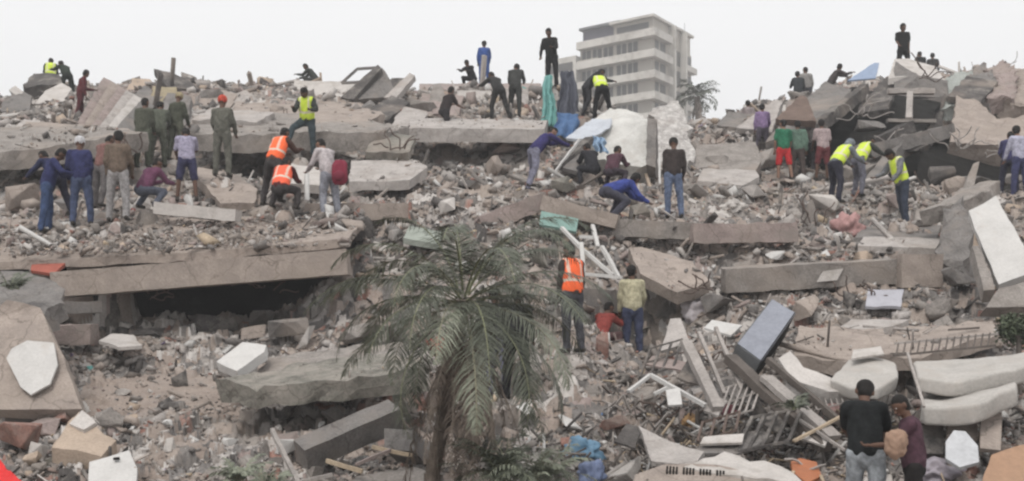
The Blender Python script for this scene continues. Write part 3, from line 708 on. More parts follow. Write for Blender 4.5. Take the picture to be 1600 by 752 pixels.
# sticks and planks, bottom middle
for a, b, w, h, m, nm, lab in [
    ((510, 720, 13.0), (566, 737, 12.8), .035, .05, 'wood', 'wooden_stick', 'pale yellow wooden stick, longest below the diagonal post'),
    ((582, 699, 13.4), (644, 712, 13.2), .03, .045, 'wood', 'wooden_stick', 'pale stick lying in the gap right of the diagonal post'),
    ((556, 726, 12.9), (610, 704, 13.3), .03, .04, 'pink', 'wooden_stick', 'reddish stick crossing behind the pale sticks'),
    ((425, 672, 13.7), (468, 760, 12.5), .05, .05, 'woodg', 'wooden_plank', 'grey plank curving down left of the diagonal post'),
    ((440, 760, 12.5), (520, 742, 12.7), .05, .04, 'woodg', 'wooden_plank', 'grey lath lying flat at the bottom edge'),
    ((700, 640, 12.7), (740, 722, 12.1), .14, .04, 'woodg', 'wooden_plank', 'broad grey board leaning right of the palm trunk'),
    ((775, 668, 12.6), (742, 722, 12.1), .05, .05, 'woodg', 'wooden_plank', 'grey plank meeting the broad board at its foot')]:
    bar(nm, lab, a, b, w, h, m, .004, 'plank')
slab('concrete_sheet', 'flat grey slab at the bottom edge left of the palm trunk', [(520, 770, 12.4), (650, 770, 12.4), (692, 742, 12.7), (650, 728, 13.2), (560, 744, 13.0)], .12, 'grey', .02)
t = slab('concrete_block', 'grey square block between the palm trunk and the diagonal post', [(600, 702, 13.6), (648, 704, 13.4), (648, 672, 13.6), (600, 670, 13.8)], .35, 'mid', .015, 'concrete block')

# middle distance, left
bar('concrete_pillar', 'white painted pillar lying behind the squatting plum shirt', (245, 326, 22.3), (372, 338, 22.0), .30, .24, 'pale', .012, 'pillar')
slab('tilted_slab', 'tan slab sloping beneath the red capped person', [(300, 268, 25.4), (345, 318, 23.6), (398, 316, 23.6), (402, 296, 24.6), (370, 272, 25.8), (310, 262, 26.2)], .2, 'tan', .02)
slab('concrete_slab', 'pale slab piece between the orange vest and the maroon backpack', [(436, 284, 25.0), (500, 290, 24.8), (520, 268, 25.8), (455, 255, 26.4)], .2, 'pale', .02)
slab('concrete_slab', 'white topped slab right of the maroon backpack', [(545, 284, 25.6), (640, 282, 25.6), (668, 262, 26.4), (650, 250, 27.4), (548, 252, 27.2)], .22, 'light', .02, ext=(0, .1, -1))
slab('curved_slab', 'long grey roof slab with shadowed edge behind the two in navy', [(-40, 238, 25.4), (60, 234, 25.4), (178, 212, 26.2), (232, 208, 27.2), (150, 196, 29.0), (-40, 200, 29.0)], .44, 'grey', .035, ext=(0, .15, -1))
slab('roof_slab', 'long pale roof slab crossing the middle of the pile', [(296, 208, 28.6), (380, 212, 28.3), (460, 206, 28.2), (600, 208, 28.3), (640, 200, 29.5), (540, 182, 32.0), (380, 174, 33.0), (300, 180, 33.0)], .46, 'grey', .035, ext=(0, .12, -1))
slab('roof_slab', 'long pale slab left of the crouching black clothes, continuing to the turquoise sheet', [(640, 200, 30.8), (850, 202, 30.8), (856, 188, 33.0), (640, 184, 33.0)], .38, 'light', .02, ext=(0, .12, -1))
slab('roof_slab', 'upper broken roof slab behind the stepping yellow vest', [(358, 180, 34.0), (560, 190, 33.0), (600, 178, 34.0), (560, 160, 37.0), (370, 158, 37.5)], .5, 'tan', .035, ext=(0, .12, -1))
slab('wall_piece', 'white flat wall piece on the skyline under the sitting figure', [(455, 158, 39.0), (560, 160, 39.0), (560, 128, 39.8), (460, 126, 40.0)], .5, 'pale', .02, 'wall piece')
slab('wall_piece', 'pale wall panel standing below the black and blue figures', [(716, 186, 38.2), (765, 188, 38.2), (768, 142, 38.8), (714, 142, 38.8)], .25, 'pale', .02, 'wall piece')
slab('wall_piece', 'second pale wall panel right of the first below the blue overalls', [(772, 188, 38.4), (824, 186, 38.4), (826, 138, 39.0), (774, 140, 39.0)], .22, 'light', .02, 'wall piece')
slab('flat_roof_edge', 'thin brown roof edge beneath the blue overalls', [(655, 142, 41.5), (845, 138, 41.5), (845, 130, 43.6), (655, 131, 43.6)], .18, 'pink', .02)
slab('rough_block', 'lumpy tan block below the orange vests', [(400, 372, 22.9), (480, 368, 22.6), (512, 350, 23.0), (470, 325, 23.8), (405, 328, 23.9), (360, 345, 23.5)], .4, 'tan', .06)
slab('white_board', 'white board lying near the right end of the long floor slab', [(422, 392, 20.7), (470, 390, 20.7), (518, 380, 20.8), (520, 368, 21.6), (480, 372, 21.6)], .05, 'white', .006)
slab('white_board', 'pale pinkish board on the debris above the long floor slab', [(232, 394, 20.8), (262, 392, 20.8), (290, 376, 21.4), (240, 366, 21.9)], .06, 'pale', .01)
slab('red_board', 'brick red panel on the left end of the long floor slab', [(48, 422, 20.1), (84, 428, 20.0), (104, 410, 20.5), (92, 398, 21.0), (52, 404, 20.8)], .06, plain('red_panel', (.36, .11, .08)), .01, 'panel')
slab('plaster_slab', 'grey green painted slab above the palm crown', [(630, 372, 21.9), (686, 382, 21.7), (690, 362, 22.6), (640, 352, 23.0)], .12, mat('green_plaster', (.33, .36, .32), .15), .012)
# beam with slots
t = big('wall_beam', 'tan wall beam with dark ventilation slots right of the maroon backpack', 'beam')
beam('beam', (478, 332, 23.4), (642, 332, 23.4), .3, .36, 'tan', .012, 0, t)
for i in range(5): beam('slot', (541 + i * 5.5, 336, 23.22), (544 + i * 5.5, 336, 23.22), .03, .24, 'void', 0, 0, t)
beam('end_rib', (639, 332, 23.2), (643, 332, 23.2), .3, .4, 'brick', .005, 0, t)

# left skyline
slab('propped_slab', 'large pale slab propped on edge on the left skyline', [(40, 196, 36.0), (92, 170, 36.6), (112, 138, 38.0), (96, 130, 38.6), (70, 142, 38.0), (48, 172, 36.8)], .35, 'pale', .02)
slab('dark_slab', 'dark slab below the bending yellow vest on the left skyline', [(36, 136, 39.0), (96, 130, 38.8), (94, 116, 40.5), (52, 114, 40.5)], .6, 'dark', .05)
slab('tilted_slab', 'grey slab tilted left of the propped pale slab', [(12, 188, 35.5), (44, 186, 35.5), (50, 150, 37), (18, 136, 37.5)], .3, 'mid', .02)
slab('leaning_slab', 'narrow white slab leaning over at the far left skyline', [(14, 140, 37.2), (48, 170, 36.6), (54, 160, 36.8), (24, 134, 37.4)], .12, 'pale', .01)
for i in range(6):
    bar('roof_rib', ['brown ribbed panel strip, first of the fan of strips beside the maroon figure', 'second strip of the fan beside the maroon figure', 'third strip of the fan of roof strips', 'fourth strip of the fan of roof strips', 'pale fifth strip of the fan of roof strips', 'last and lowest strip of the fan of roof strips'][i],
        (130 + i * 11, 200 + i * 3, 32.4 - i * .25), (170 + i * 12, 128 + i * 7, 36.2 - i * .4), .42, .12, ['pink', 'tan', 'pink', 'light', 'pale', 'mid'][i], .015, 'roof strip', roll=.5)
slab('tan_slab', 'sandy slab standing on the skyline left of the dark tilted slab', [(196, 150, 38.6), (246, 156, 38.4), (236, 124, 39.2), (206, 122, 39.4)], .3, 'sand', .04)
slab('tilted_dark_slab', 'dark grey slab pointing up to the left on the skyline', [(240, 108, 39.5), (262, 136, 38.5), (312, 140, 38.5), (296, 126, 39.2), (270, 114, 39.6)], .22, 'dark', .015)
slab('ochre_slab', 'ochre stained slab below the dark pointing slab', [(232, 160, 37.0), (280, 162, 37.0), (276, 138, 37.8), (240, 134, 38)], .3, mat('ochre_concrete', (.33, .28, .19), .2), .04)
slab('skyline_block', 'low dark block on the skyline left of the sitting figure', [(362, 152, 40.0), (412, 152, 40.0), (410, 134, 40.6), (364, 136, 40.6)], .5, 'mid', .03)
# tilted frames at centre left
t = big('tilted_frame', 'dark slab tipped up steeply, largest of the tilted slabs left of centre', 'slab')
plate('slab', [(532, 152, 37.2), (552, 156, 37.0), (596, 106, 37.8), (590, 101, 38.0)], .22, 'dark', .01, t)
plate('soffit', [(552, 156, 37.2), (622, 150, 37.2), (606, 118, 38.0), (597, 106, 38.2)], .16, 'mid', .015, t)
slab('tilted_slab', 'long tilted slab with a pale edge, right of the dark tipped slab', [(600, 152, 36.6), (618, 154, 36.4), (648, 118, 37.4), (640, 114, 37.6)], .2, 'light', .01)
slab('tilted_slab', 'dark wedge between the tipped slabs', [(604, 134, 38.0), (626, 142, 37.8), (636, 122, 38.2), (612, 122, 38.4)], .2, 'dark', .01)
t = big('window_frame', 'empty window frame leaning against the tipped dark slab', 'window frame')
for a, b in (((534, 130, 38.2), (558, 108, 38.6)), ((558, 108, 38.6), (590, 106, 38.6)), ((534, 130, 38.2), (566, 128, 38.2)), ((566, 128, 38.2), (590, 106, 38.6))):
    beam('frame_bar', a, b, .08, .09, 'mid', .003, 0, t)

# centre
o = slab('wall_block', 'large torn white wall block standing right of centre', [(896, 214, 29.0), (928, 250, 28.2), (985, 262, 27.9), (1014, 258, 27.9), (1018, 186, 28.8), (986, 172, 29.6), (952, 170, 29.8), (920, 190, 29.5)], .9, mat('torn_plaster', (.60, .595, .57), .16, scale=2, dirt=.25, dirtc=(.46, .44, .41)), .075, 'wall piece')
slab('wall_edge', 'dark reddish post along the right side of the torn white block', [(1010, 258, 27.7), (1024, 262, 27.6), (1026, 188, 28.4), (1011, 185, 28.5)], .5, 'mid', .02, 'post')
slab('plaster_sheet', 'pale blue grey sheet sagging off the torn white block', [(884, 216, 28.6), (912, 218, 28.4), (940, 208, 28.4), (960, 186, 28.9), (925, 186, 29.3)], .06, mat('blue_plaster', (.50, .53, .58), .12), .05, 'sheet')
rubl = mat('lace_plaster', (.56, .54, .52), .25, scale=8, dirt=.6, dirtc=(.28, .26, .25))
slab('torn_wall', 'ragged grey wall remnant standing in front of the tall building', [(1022, 262, 30.0), (1085, 258, 30.4), (1078, 200, 32), (1060, 158, 33.5), (1020, 168, 33.0)], .5, rubl, .12, 'wall piece')
slab('concrete_slab', 'long grey beam right of the torn wall remnant', [(1076, 262, 30.5), (1180, 268, 30.0), (1190, 250, 30.8), (1180, 222, 31.8), (1090, 226, 31.8)], .4, 'grey', .02)
slab('concrete_slab', 'pale ledge slab under the long grey beam', [(1090, 282, 28.6), (1160, 290, 28.4), (1186, 276, 29.0), (1180, 266, 29.8), (1098, 264, 29.8)], .16, 'light', .015, ext=(0, .1, -1))
# turquoise and dark sheets
def drape(name, label, top, bot, m, seed=1, cat='cloth', amp=.09, n=34, rows=24):
    """hanging cloth between an upper and a lower line, each ((px,py,d),(px,py,d)), with folds and a real thickness"""
    V = []; Fc = []
    for r in range(rows):
        t = r / (rows - 1)
        for c in range(n):
            s = c / (n - 1); a = P(*top[0]).lerp(P(*top[1]), s); b = P(*bot[0]).lerp(P(*bot[1]), s)
            p = a.lerp(b, t); p.y += amp * math.sin(s * 14 + seed + 1.5 * t) * (.35 + t) + .5 * amp * math.sin(t * 6 + s * 5 + seed); p.x += .3 * amp * math.sin(t * 9 + seed); p += mnoise.noise_vector(p * 4.0 + Vector((seed, 0, 0))) * amp * .55 + mnoise.noise_vector(p * 11.0) * amp * .22
            V.append(p)
    for r in range(rows - 1):
        for c in range(n - 1): i = r * n + c; Fc.append((i, i + 1, i + n + 1, i + n))
    o = pymesh(name, V, Fc, m, smooth=True); s = o.modifiers.new('t', 'SOLIDIFY'); s.thickness = .012
    return tag(o, label, cat)
drape('hanging_sheet', 'turquoise sheet hanging down below the tall black figure', ((850, 118, 35.0), (862, 118, 35.0)), ((846, 198, 33.4), (872, 198, 33.4)), plain('turquoise_cloth', (.15, .34, .32)), 2)
drape('tarpaulin', 'dark blue black tarpaulin right of the turquoise sheet', ((878, 112, 34.8), (896, 112, 34.8)), ((868, 184, 33.6), (908, 188, 33.6)), plain('dark_tarp', (.055, .06, .08), .6), 4, 'tarpaulin')
drape('hanging_sheet', 'bright blue cloth at the foot of the dark tarpaulin', ((872, 176, 33.3), (905, 180, 33.3)), ((862, 214, 32.2), (900, 216, 32.2)), plain('blue_cloth', (.07, .14, .28)), 5)
drape('cloth_bundle', 'pale blue rag hanging before the torn white block', ((926, 212, 27.6), (944, 214, 27.6)), ((928, 238, 27.4), (950, 238, 27.4)), plain('pale_blue_cloth', (.25, .36, .50)), 6)
for a, b, lab in (((888, 150, 36), (906, 200, 34.5), 'pale rod standing right of the dark tarpaulin'), ((906, 218, 27.8), (862, 276, 26.8), 'white bent rail left of the torn white block'), ((1030, 240, 26.6), (1031, 288, 26.2), 'thin white stake left of the brown jacket')):
    bar('rail', lab, a, b, .05, .06, 'whiteframe', .006, 'rail')
bar('grey_pipe', 'dark grey duct lying left of the torn white block', (872, 262, 27.2), (922, 218, 28.4), .3, .16, 'dark', .02, 'duct')
slab('grey_slab', 'grey slab tilted beside the duct', [(880, 262, 27.0), (902, 268, 26.8), (926, 232, 27.8), (908, 228, 28.2)], .1, 'mid', .01)

# the beams behind the palm
bar('concrete_beam', 'pinkish beam left part of the arched pair above the palm', (748, 352, 23.0), (852, 314, 23.4), .4, .36, 'pink', .02, 'beam')
bar('concrete_beam', 'grey tan beam sloping down to the right above the palm', (848, 318, 23.3), (966, 348, 22.9), .4, .30, 'tan', .015, 'beam')
slab('painted_panel', 'turquoise painted panel under the grey tan sloping beam', [(842, 350, 22.4), (900, 362, 22.2), (904, 342, 22.6), (846, 330, 22.8)], .06, plain('turquoise_paint', (.20, .31, .28)), .006, 'panel')
bar('concrete_beam', 'long pinkish brown beam lying level right of the kneeling blue shirt', (958, 356, 23.1), (1100, 364, 22.9), .4, .36, 'grey', .015, 'beam')
bar('concrete_beam', 'pinkish brown beam continuing level toward the right', (1080, 366, 22.6), (1242, 364, 22.8), .4, .40, 'pink', .02, 'beam')
slab('floor_piece', 'large dusty tan floor piece sloping down beside the cream yellow shirt', [(1000, 428, 21.0), (1060, 458, 20.5), (1112, 440, 20.8), (1080, 410, 21.6), (1020, 388, 22.4), (982, 388, 22.4)], .25, 'tan', .03)
bar('rounded_beam', 'grey round edged beam at waist height behind the orange vest', (900, 468, 20.9), (985, 474, 21.3), .4, .42, 'mid', .02, 'beam')
t = big('steel_bracket', 'tangle of white steel frame bars above the orange vest', 'metal frame')
for a, b in (((878, 356, 20.6), (905, 385, 20.2)), ((905, 385, 20.2), (958, 430, 19.8)), ((905, 370, 20.4), (935, 372, 20.4)), ((908, 428, 19.8), (972, 434, 19.8)), ((926, 352, 20.6), (934, 386, 20.2)), ((908, 380, 20.2), (912, 430, 19.8)), ((940, 385, 20.2), (968, 436, 19.8))):
    beam('frame_bar', a, b, .07, .06, 'whiteframe', .006, 0, t)

# right: level beam, white slab
t = big('concrete_beam', 'long grey concrete beam lying level below the dark jeans at right, with a white paint patch', 'beam')
beam('beam', (1130, 438, 21.0), (1452, 420, 21.0), .45, .46, 'grey', .014, .12, t)
beam('end_block', (1400, 424, 20.8), (1462, 424, 20.9), .5, .62, 'tan', .02, 0, t)
plate('paint_patch', [(1276, 441, 20.72), (1308, 438, 20.72), (1318, 420, 20.73), (1286, 424, 20.73)], .02, 'pale', .003, t)
slab('concrete_slab', 'pale flat slab just above the long grey beam at right', [(1340, 384, 22.2), (1470, 388, 22.2), (1470, 372, 22.9), (1350, 370, 22.9)], .14, 'light', .01, ext=(0, .1, -1))
slab('road_slab', 'grey flat slab where the dark jeans stand', [(1335, 372, 22.9), (1465, 372, 22.9), (1470, 352, 24.2), (1350, 354, 24.2)], .12, 'mid', .012, ext=(0, .1, -1))
slab('white_slab', 'big white painted slab leaning at the right edge', [(1513, 330, 20.0), (1560, 445, 18.6), (1604, 428, 18.6), (1600, 385, 19.0), (1556, 306, 20.2)], .16, 'white', .010)
slab('slab_edge', 'grey post leaning under the big white slab', [(1519, 384, 19.4), (1538, 455, 18.4), (1556, 452, 18.4), (1530, 384, 19.4)], .25, 'grey', .012, 'post')
slab('rubble_column', 'rough grey masonry column left of the big white slab', [(1460, 412, 20.9), (1512, 420, 20.6), (1516, 340, 21.6), (1500, 308, 22.4), (1474, 330, 22.2)], .5, 'mid', .09, 'masonry')
slab('broken_arch', 'curved broken concrete bough at the right above the white slab', [(1440, 330, 22.6), (1500, 318, 22.4), (1542, 300, 22.6), (1560, 282, 23.4), (1530, 286, 23.6), (1490, 300, 23.4)], .3, 'grey', .05)
slab('shard_slab', 'pointed slab shard sticking up before the dark hollow', [(1504, 296, 24), (1522, 296, 24), (1530, 252, 24.4), (1520, 256, 24.4)], .12, 'grey', .02)
slab('tan_slab', 'tan slab at the right edge below the big white slab', [(1540, 478, 17.9), (1640, 480, 17.9), (1640, 430, 18.3), (1560, 452, 18.1)], .3, 'grey', .02)
slab('pale_board', 'pale bluish board with holes below the long grey beam at right', [(1352, 478, 19.4), (1408, 480, 19.3), (1412, 452, 20.2), (1356, 452, 20.2)], .05, mat('blue_grey_board', (.42, .42, .46), .12), .01, 'board')

# right: collapsed pavilion mound
shade_mat = M['void']  # near-black colour that paints the shade in the right mound's hollows
t = big('collapsed_roof', 'collapsed sloping roof with dark hollow on the right mound', 'roof')
plate('roof_slab', [(1196, 222, 32.4), (1250, 214, 32.0), (1300, 178, 33.0), (1330, 140, 35.2), (1290, 128, 36.4), (1240, 172, 34.5)], .28, 'mid', .04, t)
plate('soffit', [(1214, 260, 33.0), (1320, 262, 33.0), (1440, 212, 33.4), (1470, 160, 35.0), (1330, 136, 35.8), (1250, 200, 34.0)], .2, shade_mat, .04, t)  # dark sheet behind the rafters, upper hollow's shade in its colour
beam('rafter', (1258, 214, 31.6), (1352, 140, 34.4), .3, .34, 'dark', .02, 0, t)
beam('rafter', (1300, 256, 31.0), (1424, 198, 32.4), .3, .34, 'dark', .025, 0, t)
beam('rafter', (1355, 238, 30.4), (1486, 205, 31.6), .3, .38, 'mid', .025, 0, t)
beam('rafter', (1352, 300, 29.0), (1408, 226, 31.0), .3, .30, 'mid', .02, 0, t)
plate('lower_hollow_shade', [(1300, 300, 32.0), (1440, 306, 31.6), (1440, 214, 33.2), (1330, 236, 33.0)], .2, shade_mat, .04, t)  # dark sheet standing for the shade of the lower hollow
t = big('summit_slab', 'top slab of the right mound under the standing black figure', 'slab')
plate('top_slab', [(1388, 122, 36.4), (1432, 118, 36.0), (1478, 126, 36.2), (1460, 104, 38.0), (1420, 92, 39.0), (1398, 92, 39.0)], .22, 'pale', .015, t, ext=(0, .15, -1))
plate('rounded_edge', [(1396, 150, 35.6), (1480, 152, 35.4), (1482, 126, 35.8), (1436, 118, 35.8), (1398, 96, 37.5)], .8, 'mid', .03, t)
beam('post', (1420, 186, 32.6), (1422, 146, 33.2), .18, .16, 'light', .01, 0, t)
beam('sill', (1386, 189, 32.6), (1462, 190, 32.4), .25, .1, 'grey', .01, 0, t)
plate('inner_wall', [(1350, 190, 35.0), (1470, 205, 34.6), (1480, 150, 35.4), (1396, 118, 37.2), (1372, 128, 37.0)], .3, 'dark', .04, t)
beam('cross_beam', (1386, 143, 33.4), (1460, 143, 33.2), .24, .16, 'light', .02, 0, t)
slab('metal_sheet', 'blue grey sheet panel on the skyline beside the reaching figure', [(1324, 126, 38.2), (1368, 122, 38.0), (1374, 98, 39.4), (1366, 98, 39.4)], .05, plain('blue_sheet', (.25, .32, .45), .5), .01, 'panel')
slab('big_boulder', 'smooth brownish rock slab on the right above the dark hollow', [(1484, 222, 31.0), (1560, 226, 30.6), (1640, 222, 30.6), (1640, 176, 31.8), (1556, 186, 32.0), (1530, 158, 33.0), (1494, 150, 33.4)], .7, 'tan', .05, 'rock')
slab('hollow_shade', 'black sheet painted as the shade of the hollow under the smooth brownish rock at right', [(1424, 300, 30.2), (1640, 302, 30.2), (1640, 214, 31.8), (1480, 208, 32.2), (1440, 240, 31.0)], .3, shade_mat, .04, 'hollow shade')  # black sheet in place of the shade under the rock
for i, (px, py) in enumerate(((1500, 120), (1530, 112), (1562, 108), (1592, 116))):
    lab = ['grey green crumpled sheet heap, first from the left of four along the far right skyline', 'second crumpled heap along the far right skyline', 'third crumpled heap along the far right skyline, brownish', 'crumpled pinkish heap nearest the right edge of the skyline'][i]
    slab('crumpled_sheet', lab, [(px - 26, py + 44, 35.0), (px + 24, py + 46, 35.0), (px + 26, py + 6, 37.0), (px + 4, py - 12, 38.4), (px - 20, py, 38.0)], .5, [mat('greenish_plaster', (.36, .38, .36), .2), 'mid', 'pink', 'tan'][i], .13, 'sheet', scale=3.2, maxlen=.12)

slab('brown_slab', 'brown triangular slab standing before the left end of the collapsed roof', [(1212, 186, 31.6), (1276, 190, 31.2), (1262, 152, 32.6), (1250, 148, 32.8)], .2, mat('brown_concrete', (.17, .125, .105), .25), .03)
slab('tilted_slab', 'pale tilted slab left of the brown triangular slab', [(1150, 200, 35.5), (1205, 206, 34.8), (1222, 160, 36.5), (1212, 156, 36.8)], .18, 'light', .03)
slab('grey_slab', 'grey slab leaning between the two hollows of the right mound', [(1310, 262, 30.4), (1344, 270, 30.0), (1452, 214, 31.6), (1440, 204, 32.2)], .25, 'grey', .04)
slab('broken_slab', 'tan slab lying on the skyline right of the dark pointing slab', [(296, 164, 37.0), (360, 168, 36.6), (372, 146, 38.0), (318, 138, 38.4)], .25, 'tan', .04)
slab('broken_slab', 'pale flat slab behind the red capped person', [(268, 200, 33.0), (360, 208, 32.4), (392, 190, 33.6), (300, 178, 34.6)], .25, 'pale', .03)
slab('broken_slab', 'grey crushed slab layered below the white skyline wall piece', [(420, 182, 36.0), (540, 186, 35.6), (556, 166, 37.0), (440, 160, 37.6)], .25, 'mid', .04)
slab('broken_slab', 'brown slab sagging between the tipped slabs and the thin brown roof edge', [(640, 176, 36.5), (716, 182, 36.0), (724, 150, 38.0), (660, 146, 38.5)], .3, 'pink', .05)
for q, m, lab in [
  ([(300, 186, 30.4), (400, 190, 30.0), (430, 176, 31.4), (330, 170, 32.2)], 'light', 'light layer stacked on the long roof slab behind the red capped person'),
  ([(470, 190, 30.6), (560, 196, 30.2), (590, 182, 31.4), (500, 174, 32.2)], 'tan', 'tan layer stacked on the long roof slab right of the stepping yellow vest'),
  ([(20, 216, 28.0), (120, 216, 27.8), (140, 196, 29.4), (40, 190, 30.0)], 'tan', 'tan layer stacked on the curved roof slab at far left'),
  ([(232, 190, 32.6), (290, 196, 32.2), (300, 150, 34.0), (262, 146, 34.4)], 'mid', 'dull slab tipped up behind the olive uniforms'),
  ([(570, 236, 27.6), (636, 240, 27.2), (650, 212, 28.6), (600, 204, 29.0)], 'moss', 'greenish slab slumped at the right end of the long roof slab'),
  ([(0, 176, 36.0), (40, 172, 36.0), (34, 150, 37.2), (6, 152, 37.2)], 'mid', 'dull slab standing at the very left of the skyline'),
  ([(330, 170, 36.8), (372, 176, 36.4), (398, 150, 37.8), (382, 140, 38.4)], 'light', 'light slab tipped up between the low skyline block and the red capped person'),
  ([(376, 168, 36.2), (436, 170, 36.0), (428, 158, 37.4), (384, 156, 37.6)], 'mid', 'flat dull slab left of the crushed slab below the white skyline wall'),
  ([(500, 160, 37.4), (540, 166, 37.0), (552, 150, 37.8), (520, 144, 38.2)], 'pale', 'pale fragment in front of the empty window frame'),
  ([(560, 182, 34.4), (604, 190, 34.0), (640, 160, 35.6), (612, 150, 36.2)], 'dark', 'dark slab lying below the long tilted slab with pale edge'),
  ([(610, 196, 33.0), (650, 200, 32.6), (668, 176, 34.0), (632, 166, 34.6)], 'light', 'light slab lying left of the black clothes on the middle slab'),
  ([(668, 168, 37.2), (700, 172, 37.0), (690, 130, 38.6), (676, 132, 38.6)], 'grey', 'upright grey slab left of the first pale wall panel'),
  ([(150, 222, 28.4), (206, 226, 28.0), (226, 206, 29.4), (176, 198, 30.0)], 'tan', 'tan slab on the curved roof slab left of the uniformed group'),
  ([(10, 206, 31.0), (70, 212, 30.6), (96, 196, 31.8), (40, 186, 32.4)], 'light', 'light slab below the propped pale slab on the left'),
  ([(204, 152, 37.0), (236, 170, 36.4), (256, 150, 37.4), (226, 134, 38.4)], 'mid', 'dull slab tipped against the sandy skyline slab'),
  ([(1120, 196, 37.5), (1160, 202, 37.0), (1176, 180, 38.4), (1140, 172, 39)], 'mid', 'dull slab low on the skyline right of the distant palm'),
  ([(1480, 150, 35.0), (1530, 160, 34.4), (1560, 128, 36.0), (1510, 118, 36.6)], 'dark', 'dark slab among the crumpled heaps on the far right skyline'),
  ([(1340, 176, 33.4), (1388, 170, 33.4), (1398, 140, 34.8), (1352, 146, 34.8)], 'dark', 'dark slab tucked under the summit slab'),
  ]: slab('broken_slab', lab, q, .2, m, .035)
# ------------------------------------------------------------------ right foreground furniture and sheets
def grid_frame(lab, c, u, v, nx, ny, m, w=.03, nm='window_grille'):
    t = big(nm, lab, 'metal frame'); C0 = P(*c); A = P(*u) - C0; B = P(*v) - C0
    for i in range(nx + 1): a = C0 + A * (i / nx); beam('upright', a, a + B, w, w, m, .003, 0, t)
    for j in range(ny + 1): a = C0 + B * (j / ny) + Vector((0, -w * .6, 0)); beam('crossbar', a, a + A, w * .8, w * .8, m, .003, 0, t)
grid_frame('pale bent window grille lying below the tilted cabinet', (1118, 660, 14.2), (1176, 640, 14.2), (1140, 604, 14.9), 5, 2, 'woodg', .025)
grid_frame('dark bed frame sunk beneath the long dark timber', (1150, 706, 13.2), (1232, 690, 13.3), (1176, 652, 13.9), 4, 1, 'dark', .04, 'bed_frame')
grid_frame('grey rack leaning left of the light grey post', (1000, 590, 15.6), (1052, 574, 15.8), (1016, 545, 16.3), 3, 2, 'dark', .03, 'metal_rack')
grid_frame('small pale grille above the nearby black t-shirt', (1276, 640, 14.1), (1326, 628, 14.2), (1268, 612, 14.7), 6, 1, 'woodg', .018)
grid_frame('rusty frame lying left of the folded grey sheet', (1090, 690, 13.5), (1150, 672, 13.6), (1098, 660, 14.0), 3, 1, 'steel', .03, 'rusty_rack')
for q, m, lab in [
  ([(1060, 590, 15.3), (1090, 600, 15.1), (1102, 560, 15.8), (1080, 552, 15.9)], 'dark', 'dark thin panel right of the gable trim top'),
  ([(1150, 620, 14.6), (1178, 636, 14.4), (1192, 606, 14.9), (1166, 596, 15.0)], 'mid', 'dull thin panel under the tilted cabinet'),
  ([(1188, 660, 13.9), (1216, 676, 13.7), (1236, 650, 14.1), (1206, 636, 14.3)], 'dark', 'dark thin panel between the long dark timber and the planks'),
  ([(1100, 640, 14.4), (1122, 650, 14.2), (1136, 626, 14.6), (1112, 618, 14.8)], 'light', 'light thin panel at the foot of the light grey post'),
  ([(1010, 570, 15.9), (1066, 580, 15.6), (1072, 566, 16.0), (1020, 556, 16.2)], 'pink', 'brownish thin panel above the gable trim'),
  ([(960, 690, 13.6), (992, 700, 13.4), (1004, 668, 13.9), (980, 660, 14.0)], 'dark', 'dark thin panel left of the broken wall panel'),
  ([(1222, 606, 14.5), (1250, 622, 14.3), (1270, 600, 14.7), (1240, 586, 14.9)], 'mid', 'dull thin panel under the curved tub shell'),
  ([(1250, 684, 13.5), (1290, 696, 13.3), (1300, 676, 13.6), (1262, 664, 13.8)], 'pale', 'pale thin panel left of the black t-shirt waist'),
  ([(1330, 560, 14.9), (1380, 552, 15.1), (1376, 540, 15.4), (1334, 546, 15.3)], 'pale', 'pale thin panel resting behind the rounded foam cushion'),
  ]: slab('thin_board', lab, q, .03, m, .012, 'board')
t = big('cabinet', 'blue grey metal cabinet tipped on its corner at right of centre', 'cabinet')
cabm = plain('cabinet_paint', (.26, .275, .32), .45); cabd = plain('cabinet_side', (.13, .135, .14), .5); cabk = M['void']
c0, c1, c2, c3 = (1153, 537, 15.6), (1190, 564, 15.3), (1243, 489, 16.0), (1207, 468, 16.3)
plate('top_panel', [c0, c1, c2, c3], .03, cabm, .0, t)
A, B, C_, D_ = P(*c0), P(*c1), P(*c2), P(*c3); dn = Vector((-.10, .22, -.36))
def quad(name, pts, m, par):
    bm = prism_bm(pts, (pts[1] - pts[0]).cross(pts[2] - pts[0]).normalized() * .015); return bm_obj(name, bm, m, par)
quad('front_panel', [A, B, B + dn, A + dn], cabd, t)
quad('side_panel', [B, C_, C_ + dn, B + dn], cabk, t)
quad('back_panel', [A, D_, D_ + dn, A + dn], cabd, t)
quad('door', [A.lerp(B, .08) + Vector((0, -.03, -.03)), A.lerp(B, .92) + Vector((0, -.03, -.03)), A.lerp(B, .92) + dn * .92 + Vector((0, -.03, 0)), A.lerp(B, .08) + dn * .92 + Vector((0, -.03, 0))], cabd, t)

